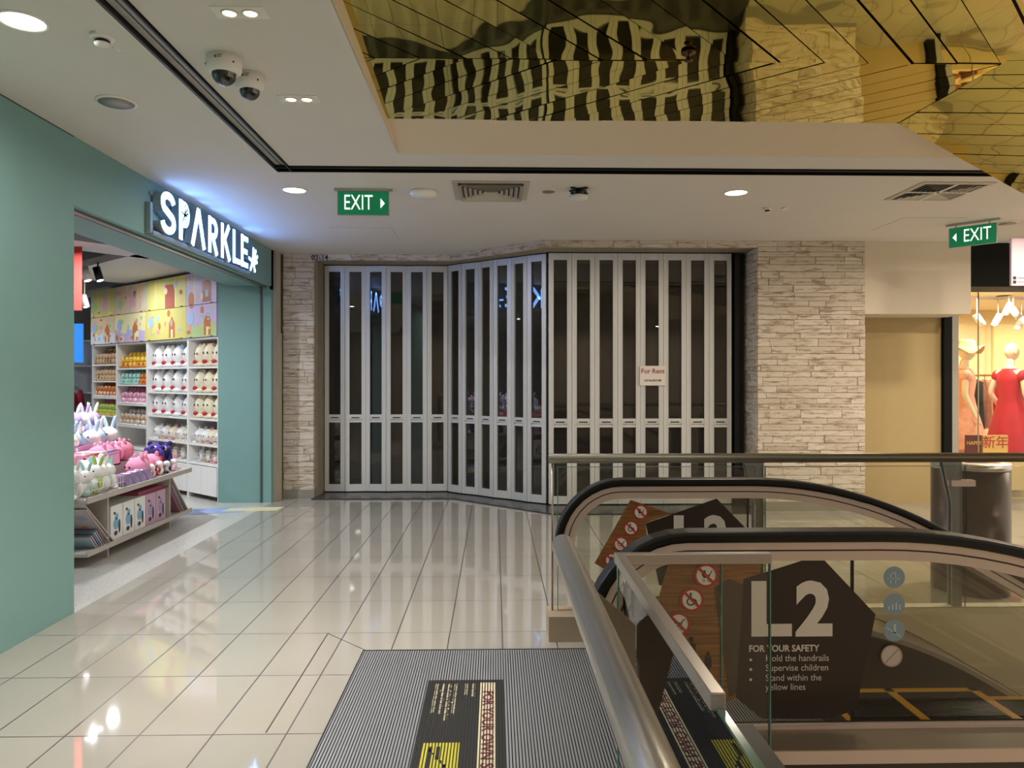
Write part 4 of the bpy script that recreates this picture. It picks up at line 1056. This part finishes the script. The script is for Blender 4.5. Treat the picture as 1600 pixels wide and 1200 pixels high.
for i, cc in enumerate(BK):
    o = MB().prism([(0, 0), (.012, 0), (-.13+i*.008+.012, .15-i*.01), (-.13+i*.008, .15-i*.01)], 'x', -.42, -.02).build('picture_book', mat('book_%s' % 'abcdef'[i], cc, .5), None, (GX-.03, GY+.36-i*.03, .112), 0)
    tag(o, 'thin %s picture book leaning on the sloping board, %s from the right' % (('rose', 'light blue', 'pale grey', 'slate blue', 'pink', 'sky blue')[i], ORD[i]), 'book', 'picture books leaning on the stand')
t = thing('picture_pad', 'large pale pad with a pink round drawing leaning on the sloping board', 'book', (GX-.03, GY+.395, .112))
MB().prism([(0, 0), (.010, 0), (-.36+.010, .335), (-.36, .335)], 'x', -.36, -.0).build('pad', mat('pad_grey', '#bdb0ac', .5), t)
def onpad(b, x, s_, rx_, rs, mi, k):
    P = []
    for q in range(16):
        a = 2*PI*q/16; P.append((x+rx_*math.cos(a), s_+rs*math.sin(a)))
    f = lambda u, v, d: (u, -.36*v-d*.68, .335*v-d*.73)
    n = 16; b.add([f(u, v, -.0005) for u, v in P]+[f(u, v, .0008+.0004*k) for u, v in P], [tuple(range(n)), tuple(range(n, 2*n))[::-1]]+[(i, (i+1) % n, n+(i+1) % n, n+i) for i in range(n)], mi)
b = MB(); onpad(b, -.17, .30, .10, .16, 0, 0); onpad(b, -.23, .47, .03, .06, 0, 1); onpad(b, -.11, .47, .03, .06, 0, 1); onpad(b, -.17, .27, .05, .07, 1, 2); onpad(b, -.09, .75, .05, .06, 2, 0); onpad(b, -.27, .8, .04, .05, 0, 0)
b.build('drawing', [mat('pad_pink', '#c78f9d', .5), mat('pad_cream', '#d8cbb8', .5), mat('pad_lilac', '#9aa0bb', .5)], t, weld=False)
for i, (nm, x0) in enumerate((('nearer', 1.78), ('farther', 1.86))):
    tag(MB().prism([(0, 0), (.01, 0), (-.27+.01, .30), (-.27, .30)], 'x', -.36, -.02).build('picture_book', mat('book_g', '#a86f86', .5) if i == 0 else mat('book_h', '#c3b0bd', .5), None, (GX-.03, GY+x0, .112)), '%s pink toned picture book leaning at the far end of the stand' % nm, 'book', 'picture books leaning on the stand')
# toys on the tiers: (kind, colour, accent, x, y, z, scale, words)
rr = random.Random(5)
def row(kind, cols, x, z, y0, y1, n, sc, words, jitter=.03):
    for k in range(n):
        c = cols[k % len(cols)]; y = y0+(y1-y0)*(k+.5)/n
        plush(kind, c[0], c[1], (GX+x+rr.uniform(-jitter, jitter)*.4, GY+y, z), -PI/2+.9+rr.uniform(-.5, .5)+PI/2*0+.3, sc*rr.uniform(.93, 1.07), '%s, %s from the near end' % (words, ORD[k]), 'plush toys on the display stand', tilt=rr.uniform(-.1, .05))
row('bunny', [('white', 'white'), ('white', 'teal'), ('white', 'green')], -.14, .526, .0, .70, 5, .92, 'white plush toy on the display stand front row')
row('round', [('white', 'teal'), ('white', 'white'), ('white', 'pink')], -.34, .526, .0, .80, 5, 1.45, 'round white plush toy behind the front row')
row('round', [('pink', 'rose'), ('pink', 'pink')], -.22, .526, 1.14, 1.62, 3, 1.2, 'round pink plush toy on the lower tier')
row('bunny', [('white', 'pink'), ('white', 'red'), ('white', 'navy')], -.12, .526, 1.22, 1.88, 4, .55, 'small white plush far along the lower tier')
row('bear', [('navy', 'purple'), ('purple', 'navy'), ('navy', 'white')], -.26, .526, 1.60, 2.0, 5, 1.6, 'dark purple plush toy on the far corner')
row('bear', [('purple', 'navy'), ('purple', 'purple')], -.38, .526, 1.92, 2.2, 3, 1.7, 'purple plush toy in the far corner, back line')
row('round', [('pink', 'pink'), ('rose', 'pink')], -.50, .661, 1.0, 1.6, 4, 1.1, 'round pink plush on the middle tier')
row('bunny', [('blue', 'white'), ('white', 'blue')], -.72, .661, .4, 1.8, 8, 1.3, 'pale blue and white plush on the middle tier')
row('bear', [('red', 'brown'), ('brown', 'red'), ('navy', 'brown')], -.62, .661, 1.62, 1.88, 3, 1.1, 'red and brown plush at the end of the middle tier')
row('bunny', [('lilac', 'white'), ('white', 'lilac')], -1.05, .841, .5, 2.1, 9, 1.15, 'lilac and white plush on the upper tier')
row('round', [('lilac', 'lilac'), ('white', 'blue'), ('pink', 'white')], -1.3, .841, .7, 2.1, 7, 1.7, 'round pastel plush at the back of the upper tier')
# open pink case with boxed sets, holographic packs
t = thing('display_case', 'open pink display box holding boxed sets, between the white and pink toys', 'display box', (GX-.36, GY+.62, .661), 0)
b = MB(); b.box(-.28, 0, 0, .60, 0, .012); b.box(-.012, 0, 0, .60, 0, .12); b.box(-.28, -.268, 0, .60, 0, .18); b.box(-.28, 0, 0, .012, 0, .14); b.box(-.28, 0, .588, .60, 0, .14)
b.build('tray', mat('case_pink', '#dc8cb4', .4), t, weld=False)
MB().box(.0005, .002, .03, .57, .015, .105).build('printed_front', mat('case_print', '#e3a9c6', .4, noise=.3, nscale=25), t)
for i, cc in enumerate(('#d98a8f', '#c9665c', '#e6e0e4', '#7fa6cc')):
    tag(box('boxed_set', mat('set_%s' % 'abcd'[i], cc, .4, noise=.2, nscale=30), GX-.61, GX-.39, GY+.65+i*.135, GY+.77+i*.135, .675, .80, None, bevel=.003), '%s boxed set in the open pink display box, %s from the near end' % (('pink', 'red', 'white', 'blue')[i], ORD[i]), 'box', 'boxed sets in the pink display box')
HOLO = mat('holographic_pack', '#b9a3cf', .18, .6, noise=.6, nscale=22)
for i in range(4):
    tag(MB().prism([(-.09, 0), (.0, 0), (-.05, .10), (-.14, .10)], 'y', 0, .11).build('toy_pack', HOLO, None, (GX-.03, GY+.70+i*.125, .526), 0, bevel=.006), 'shiny lilac bagged toy pack at the tray edge, %s from the near end' % ORD[i], 'toy pack', 'shiny toy packs on the tray edge')
# wire fences on the tray
t = thing('wire_basket', 'clear wire fence along the near end of the top tray', 'basket', (GX, GY-.02, .526))
b = MB()
for z in (.01, .06, .11): b.tube([(-.45, .03, z), (-.02, .03, z), (-.02, .62, z)], .002, 5)
y = 0
while y < .62: b.tube([(-.02, y, 0), (-.02, y, .11)], .0014, 4); y += .04
b.build('wire_front', WHITEP, t, weld=False)

# things deeper in the shop
t = thing('back_shelving', 'white shelving at the far left of the toy shop', 'shelving', (-8.2, 13.2, 0), SA*.6)
b = MB(); b.box(0, 1.6, .38, .40, 0, 2.1)
for x in (0, .52, 1.06, 1.58): b.box(x, x+.02, 0, .38, 0, 2.1)
b.build('carcass', WHITEL, t, weld=False)
for z in (.3, .75, 1.2, 1.65, 2.08): box('shelf', WHITEL, 0, 1.6, 0, .38, z, z+.02, t)
p = at(127, 535, 11.8)
t = tag(box('video_screen', mat('screen_blue', '#1f5fae', .3, emit='#2a78c8', es=1.2), p.x-.3, p.x+.02, p.y, p.y+.03, p.z-.32, p.z+.30, None), 'blue lit screen at the left edge deep in the toy shop', 'screen')
p = at(124, 434, 7.4)
t = tag(box('hanging_banner', mat('banner_red', '#b5372f', .6), p.x-.2, p.x+.025, p.y, p.y+.006, 2.14, 2.78, None), 'red hanging banner at the left edge inside the toy shop', 'banner')
for i, (px, py, d, m, w) in enumerate(((153, 430, 8.5, DARK, 'black'), (134, 430, 8.2, WHITEP, 'white, upper'), (132, 472, 9.5, WHITEP, 'white, lower'))):
    p = at(px, py, d); t = thing('track_spotlight', '%s track spotlight on the toy shop ceiling' % w, 'spotlight', tuple(p), 0, 'spotlights in the toy shop')
    b = MB(); b.tube([(-.02, 0, .09), (.025, 0, -.06)], .042, 14); b.build('head', m, t)
    MB().tube([(-.0, 0, .07), (-.0, 0, max(.1, 2.79-p.z))], .008, 8).build('arm', DARK if i == 0 else WHITEP, t)
    MB().tube([(.0252, 0, -.061), (.026, 0, -.063)], .034, 14).build('lens', LAMPW, t)
# shop ceiling: dark openings between pale frames
b = MB()
b.box(-12, XL-.58, -1, 6.6, 2.82, 2.9)
def lp(x0, x1, y0, y1, z0=2.78, z1=2.86): b.prism([tuple(sw(x, y))[:2] for x, y in ((x0, y0), (x1, y0), (x1, y1), (x0, y1))], 'z', z0, z1)
lp(1.3, 3.9, -.97, .4); lp(3.72, 4.3, -1.9, -.6); lp(-4, 1.3, -.97, -.75, 2.78, 2.95); lp(-4, 3.72, -2.5, -2.3, 2.8, 2.95); lp(-4, 1.3, .25, .4); lp(2.2, 2.35, -2.3, -.97, 2.8, 2.95); lp(.6, .75, -2.3, -.97, 2.8, 2.95); lp(-1, -.85, -2.3, .3, 2.8, 2.95)
b.build('ceiling_shop', mat('shop_ceiling', '#bfbcb9', .8), kind='structure', weld=False)
tag(MB().prism([(-.42, 0), (-.1, .28), (.5, .42), (.55, .1), (.1, -.05)], 'z', 0, .003).build('floor_sticker', mat('sticker_bl', '#8fa6d8', .4), None, (-3.3, 8.02, .0)), 'faded blue sticker on the shop floor beside the display stand', 'sticker')
tag(MB().prism([(.0, 0), (.05, .2), (.62, .26), (.6, .05)], 'z', 0, .004).build('floor_sticker', mat('sticker_yl', '#d9d3a8', .4), None, (-3.0, 8.15, .0)), 'faded yellow sticker on the shop floor nearest the teal pier', 'sticker')

# ------------------------------------------------------------------ people and mannequins
def head_fn(p):
    x, y, z = p
    if z < 0: x *= 1+z*2.2; y *= 1+z*1.0
    return (x, y, z)
def figure(b, J, headr=(.075, .095, .115), face=1, mi=0, hand=True):
    """one continuous body from joints; local frame: facing -y"""
    pts = []; edges = []
    def add(p, r, par=None):
        pts.append((p, r)); i = len(pts)-1
        if par is not None: edges.append((par, i))
        return i
    pel = add(J['pelvis'], (.13, .10)); wa = add(J['waist'], (.11, .085), pel); ch = add(J['chest'], (.145, .10), wa); ne = add(J['neck'], .055, ch); he = add(J['head'], .055, ne)
    for s in 'lr':
        sh_ = add(J['sh'+s], .05, ch); el = add(J['el'+s], .037, sh_); wr = add(J['wr'+s], .025, el)
        w = Vector(J['wr'+s]); d = (w-Vector(J['el'+s])).normalized(); pl = add(tuple(w+d*.05), (.032, .017), wr)
        side = d.cross(Vector((0, 1, 0))).normalized() if abs(d.y) < .9 else Vector((1, 0, 0))
        if hand:
            for k, (o, l) in enumerate(((-.024, .065), (-.008, .08), (.008, .075), (.022, .058))):
                a = add(tuple(w+d*.085+side*o), .009, pl); add(tuple(w+d*(.085+l)+side*o*1.2+Vector((0, -.012, 0))), .007, a)
            a = add(tuple(w+d*.04+side*.032), .010, pl); add(tuple(w+d*.08+side*.052), .008, a)
        hp = add(J['hip'+s], .085, pel); kn = add(J['kn'+s], .055, hp); an = add(J['an'+s], .036, kn)
        q = Vector(J['an'+s]); add((q.x, q.y-.10, q.z-.05), (.035, .022), an)
    me = skin(pts, edges, 1); b.mesh(me, None, mi)
    for i in range(len(b.f)-len(me.polygons), len(b.f)): b.sm[i] = True
    c = Vector(J['head'])+Vector((0, -.012, .075))
    def hf(p):
        x, y, z = p
        if z < 0: x *= 1+z*2.4; y = y*(1+z*.6)-.012*(-z/.1)
        return (x, y, z)
    M = Matrix.Rotation(J.get('turn', 0), 3, 'Z').to_quaternion()
    b.ball(c, headr, mi, 20, 14, rot=M, fn=hf)
    Mm = M.to_matrix()
    def hp_(v): return c+Mm @ Vector(v)
    b.ball(hp_((0, -.098, -.015)), (.010, .014, .02), mi, 8, 6, rot=M)
    b.ball(hp_((0, -.092, -.055)), (.022, .010, .008), mi, 8, 6, rot=M)
    for s in (-1, 1):
        b.ball(hp_((s*.075, .005, -.01)), (.008, .018, .028), mi, 8, 6, rot=M)
        b.ball(hp_((s*.03, -.082, .008)), (.016, .010, .008), mi, 8, 6, rot=M)
    return c, M
def gown(b, rings, mi=0, n=28, fold=.0, seed=0):
    """cloth body of stacked elliptical rings (cx,cy,z,rx,ry)"""
    r = random.Random(seed); ph = [r.uniform(0, 6) for _ in range(3)]; vs = []
    for j, (cx, cy, z, rx, ry) in enumerate(rings):
        for k in range(n):
            w = 2*PI*k/n; f = 1+fold*(j/len(rings))*(math.sin(7*w+ph[0])*.6+math.sin(11*w+ph[1])*.4)
            vs.append((cx+rx*f*math.cos(w), cy+ry*f*math.sin(w), z))
    fs = [(i*n+k, i*n+(k+1) % n, (i+1)*n+(k+1) % n, (i+1)*n+k) for i in range(len(rings)-1) for k in range(n)]
    return b.add(vs, fs, mi, True)
MANN = mat('mannequin_skin', '#e3cdb0', .4)
J0 = dict(pelvis=(0, 0, .98), waist=(0, 0, 1.12), chest=(0, 0, 1.32), neck=(0, .005, 1.50), head=(0, -.01, 1.60),
  shl=(-.19, 0, 1.42), ell=(-.25, .02, 1.13), wrl=(-.24, -.08, .90), shr=(.19, 0, 1.42), elr=(.25, .06, 1.14), wrr=(.20, -.06, .93),
  hipl=(-.09, 0, .9), knl=(-.10, -.01, .5), anl=(-.10, .0, .07), hipr=(.09, 0, .9), knr=(.10, -.02, .5), anr=(.11, .0, .07))
def mannequin(x, y, z, rz, label, cloth, J=None, turn=0):
    JJ = dict(J0); JJ.update(J or {}); JJ['turn'] = turn
    t = thing('mannequin', label, 'mannequin', (x, y, z), rz); b = MB(); c, M = figure(b, JJ); b.build('body', MANN, t, weld=False)
    g = MB(); gown(g, [(0, 0, 1.46, .09, .07), (0, 0, 1.40, .17, .11), (0, 0, 1.30, .175, .13), (0, 0, 1.12, .13, .105), (0, 0, .98, .17, .13), (0, 0, .7, .23, .20), (0, 0, .35, .30, .27), (0, 0, .12, .33, .30)], fold=.12, seed=3)
    dr = g.build('dress', cloth, t)
    for s in (-1, 1):
        k = MB(); k.ball((s*.20, 0, 1.36), (.06, .07, .085), 0, 14, 8); k.build('sleeve', cloth, dr)
    MB().lathe([(.16, -.02), (.16, .0), (.01, .004)], n=24).build('base_plate', STEELD, t)
    return t, c
REDC = mat('red_cloth', '#b01522', .65, noise=.25, nscale=12); PEACH = mat('peach_print', '#e0a386', .8, noise=.3, nscale=14)
p = at(1577, 700, 9.3)
box('trim_15', mat('platform_cream', '#cdbf9c', .6), 5.5, 9, 8.75, 9.75, 0, .12, kind='structure')
mannequin(6.60, 9.3, .122, PI/2+.15, 'pale bald mannequin in a long red dress in the boutique window', REDC)
tm, c = mannequin(5.97, 9.25, .122, 1.1, 'mannequin in a peach dress and wide straw hat in the boutique window', PEACH)
b = MB(); b.lathe([(.20, -.03), (.19, -.02), (.105, .0), (.10, .07), (.07, .10), (.0001, .105)], (c.x, c.y, c.z+.05), 28)
for i, v in enumerate(b.v): b.v[i] = (v[0], v[1], v[2]+.05*math.sin(3*math.atan2(v[1]-c.y, v[0]-c.x)+1)*(math.hypot(v[0]-c.x, v[1]-c.y)/.2)**2)
b.build('straw_hat', mat('straw', '#d8b878', .8, noise=.15, nscale=60), tm)
tag(MB().ball((0, 0, 0), .001).build('x', MANN) if False else box('display_counter', mat('counter_cream', '#d6c493', .6), 5.5, 6.35, 8.66, 8.84, .12, .52, None, bevel=.004), 'low cream display counter behind the boutique glass', 'counter')
for nm, px0, px1, col, txt, tc_, lab in (('greeting_box', 1509, 1533, '#5e1f19', 'HAPPY', '#d9b04a', 'dark red and gold festive box reading HAPPY behind the boutique glass'), ('new_year_card', 1535, 1574, '#d9b566', '新年', '#b3231f', 'golden card with red Chinese characters behind the boutique glass')):
    a, c2 = onY(px0, 680, 8.76), onY(px1, 680, 8.76); w = c2.x-a.x
    t = thing(nm, lab, 'sign', ((a.x+c2.x)/2, 8.76, .522))
    box('card', mat(nm+'_m', col, .5), -w/2, w/2, -.01, .02, 0, a.z-.522, t)
    me = textmesh(txt, .16 if txt[0] != 'H' else .06, 0, bold=.0012 if txt[0] != 'H' else .001); text_obj('lettering', me, mat(nm+'_i', tc_, .5), t, frame((0, -.0115, (a.z-.522)*.62), (1, 0, 0), (0, 0, 1)))
# boutique shell
WARM = mat('warm_wall', '#e8d6a6', .8)
b = MB(); b.box(5.42, 9, 11.4, 11.5, 0, 2.75); b.box(5.32, 5.42, 8.62, 11.5, 0, 2.75); b.box(9, 9.1, 8.2, 11.5, 0, 2.97); b.build('wall_boutique', WARM, kind='structure', weld=False)
b = MB(); b.box(5.29, 9, 8.62, 11.5, 2.52, 2.62); b.build('ceiling_boutique', mat('warm_ceiling', '#e8d8b8', .8), kind='structure')
box('floor_boutique', mat('boutique_floor', '#b89b72', .3), 5.32, 9, 9.6, 11.5, -.1, .004, kind='structure')
box('wall_fascia', mat('black_fascia', '#090807', .7, spec=.2), 5.29, 9, 8.10, 8.62, 2.48, CEIL-.01, kind='structure')
b = MB(); b.box(5.42, 9, 8.55, 8.562, .02, 2.48); b.build('window_1', glass_mat('shop_glass', (.98, .97, .95), 1.3, 0, .6), kind='structure')
p = onY(1528.5, 600, 8.545); box('trim_16', mat('joint_grey', '#8f8468', .4), p.x-.006, p.x+.006, 8.54, 8.55, 0, 2.48, kind='structure')
for i, x in enumerate((6.5, 7.15, 7.8)):
    tag(box('wall_panel', mat('panel_yellow', '#ebe2a8', .8) if i % 2 == 0 else WARM, x, x+.5, 11.36, 11.4, 0, 2.3, None), 'tall pale yellow wall panel at the back of the boutique, %s' % ('left', 'middle', 'right')[i], 'wall panel', 'boutique wall panels')
t = thing('clothes_rail', 'wooden clothes rail at the back of the boutique', 'clothes rail', (6.4, 10.3, 0)); MB().tube([(0, 0, 1.5), (2.2, 0, 1.5)], .015).build('bar', mat('rail_gold', '#b58b4a', .3, .6), t)
for x in (0, 2.2): MB().tube([(x, 0, 0), (x, 0, 1.5)], .015).build('post', mat('rail_gold'), t)
cols = [REDC, mat('cloth_cream', '#e3d3b3', .8), mat('cloth_black', '#1d1a1c', .8), mat('cloth_floral', '#c98a6a', .8, noise=.4, nscale=20)]
for i in range(14):
    x = 6.52+i*.14; t = thing('hanging_garment', '%s garment on the boutique rail, number %d from the left end' % (('red', 'cream', 'black', 'floral')[i % 4], i+1), 'garment', (x, 10.3, 1.5), 0, 'garments on the boutique rail')
    g = MB(); gown(g, [(0, 0, -.06, .015, .05), (0, 0, -.10, .03, .18), (0, 0, -.35, .035, .17), (0, 0, -.75, .045, .2)], fold=.2, seed=i); g.build('cloth', cols[i % 4], t)
    MB().tube([(0, 0, -.06), (0, 0, .0), (0, -.02, .02)], .004, 6).build('hook', STEELD, t)
t = thing('light_track', 'white light track on the boutique ceiling', 'light track', (7, 9.5, 2.50)); box('rail', WHITEP, -1.4, 1.9, -.015, .015, -.02, .02, t)
for i, (px, py, d) in enumerate(((1530, 500, 9.4), (1556, 500, 9.6), (1573, 483, 9.3), (1587, 490, 9.25), (1592, 505, 9.8))):
    p = at(px, py, d); t = thing('track_spotlight', 'white spotlight above the boutique mannequins, %s from the left' % ORD[i], 'spotlight', tuple(p), 0, 'boutique spotlights')
    s = (-1, 1, 1, -1, 1)[i]; MB().tube([(s*.05, 0, .07), (-s*.03, -.02, -.06)], .042, 14).build('head', WHITEP, t)
    MB().tube([(s*.03, 0, .05), (s*.03, 0, max(.08, 2.5-p.z))], .008, 8).build('arm', WHITEP, t)
    MB().tube([(-s*.031, -.02, -.061), (-s*.032, -.0205, -.064)], .036, 14).build('lens', LAMP, t)
t = thing('ceiling_disc', 'dark round speaker in the boutique ceiling', 'speaker', (6.55, 9.35, 2.52)); MB().lathe([(.085, 0), (.08, -.006), (.0001, -.007)], n=28).build('grille', DARK, t)

# shop assistant half hidden behind the shelving
t = thing('person', 'person with long black hair in a red top behind the toy shelves', 'person', (-7.05, 12.30, 0), .5)
JP = {k: (v if not isinstance(v, tuple) else (v[0]*.9, v[1], v[2]*.87)) for k, v in J0.items()}; JP['turn'] = .5
b = MB(); c, M = figure(b, JP, (.072, .09, .11)); b.build('body', mat('skin', '#d9a98c', .6), t, weld=False)
g = MB(); gown(g, [(0, 0, 1.27, .08, .07), (0, 0, 1.22, .165, .11), (0, 0, 1.1, .165, .125), (0, 0, .95, .14, .12), (0, 0, .8, .17, .14)], seed=1)
for s in 'lr': g.tube([Vector(JP['sh'+s]), Vector(JP['el'+s])], .062, 12, rs=[.068, .052])
g.build('red_top', mat('red_top', '#b22a44', .8), t, weld=False)
g = MB()
for s in (-1, 1): g.tube([(s*.085, 0, .86), (s*.09, 0, .45), (s*.095, 0, .08)], .08, 12, rs=[.1, .075, .055])
g.build('trousers', mat('trousers', '#22242c', .8), t, weld=False)
g = MB(); g.ball(c+Vector((0, .025, .02)), (.092, .098, .118), 0, 18, 12); g.ball(c+Vector((0, .06, -.12)), (.10, .06, .19), 0, 16, 10); g.build('hair', mat('hair', '#120e10', .45), t, weld=False)

# ------------------------------------------------------------------ lights
def area(x, y, z, e, col, size=.16, spread=160, rot=None, shape='DISK', sy=None):
    l = bpy.data.lights.new('lamp', 'AREA'); l.energy = e; l.color = col; l.shape = shape; l.size = size; l.spread = math.radians(spread)
    if sy: l.size_y = sy
    o = bpy.data.objects.new('lamp', l); o.location = (x, y, z); COL.objects.link(o)
    if rot: o.rotation_euler = rot
    return o
WRM = (1, .86, .68); NEU = (1, .95, .88); COOL = (.9, .95, 1)
for px, py, e in ((35, 33, 20), (460, 297, 14), (1150, 301, 22)):
    p = onz(px, py, CEIL-.01); area(p.x, p.y, p.z, e, NEU if px < 1000 else WRM, .17, 170)
for x, y, e, c in ((-1.9, .3, 5, NEU), (-1.9, -2.6, 15, NEU), (5.6, 6.0, 60, WRM), (7.6, 6.6, 50, WRM), (4.9, 5.9, 34, WRM), (-.1, 7.6, 8, NEU)):  # lamps without fixtures, the right-hand ones added to brighten the far floor
    if y < 5: area(x, y, CEIL-.01, e, c, .17, 170)
    else: area(x, y, CEIL-.01, e, c, .17, 170)
for px, py in ((375, 19), (467, 154)):
    for s in (-1, 1):
        p = onz(px, py, CEIL-.015); area(p.x+s*.043, p.y, p.z, 7, NEU, .05, 90)
# broad unseen lamp added to brighten the void and the lower floor
area(4, 2, -.8, 160, WRM, 2.0, 180)
for x_, y_, e_ in ((-1.2, -2.2, 14), (-1.2, -4.5, 20), (.2, -4.6, 20), (1.8, -4.8, 40), (4, -4.8, 46), (6.4, -4.6, 46), (6.8, -1.5, 46), (6.8, 1.8, 46)): area(x_, y_, CEIL-.01, e_, NEU if x_ < 1 else WRM, .17, 180)  # unseen lamps added behind and beside the viewer as frontal fill

# toy shop: small cool ceiling lamps without fixtures
for x, y, e in ((-4.0, 7.0, 60), (-4.75, 9.3, 11), (-4.75, 8.9, 11), (-6.6, 10.2, 16), (-4.4, 5.0, 28), (-8.5, 9, 40)):
    area(x, y, 2.77, e, COOL, .09, 170)
# boutique
for x, y, e in ((6.2, 9.0, 26), (7.3, 9.6, 26), (6.6, 10.8, 20), (8.2, 10.4, 24)):
    area(x, y, 2.50, e, (1, .9, .74), .2, 170)
w = bpy.data.worlds.new('w'); SC.world = w; w.use_nodes = True
w.node_tree.nodes['Background'].inputs[0].default_value = (1, .9, .76, 1); w.node_tree.nodes['Background'].inputs[1].default_value = 1.1

# ------------------------------------------------------------------ camera
cam = bpy.data.cameras.new('camera'); cam.sensor_width = 36; cam.lens = 36*FPX/1600; cam.shift_y = -10/1600; cam.clip_start = .05
co = bpy.data.objects.new('camera', cam); co.location = (0, 0, CAMH); co.rotation_euler = (PI/2, 0, -TH); COL.objects.link(co); SC.camera = co
SC.view_settings.view_transform = 'Standard'; SC.view_settings.look = 'None'; SC.view_settings.gamma = 1; SC.view_settings.exposure = 0.2
SC.view_settings.use_curve_mapping = False
try: SC.cycles.max_bounces = 10; SC.cycles.transparent_max_bounces = 24; SC.cycles.caustics_reflective = True
except Exception: pass
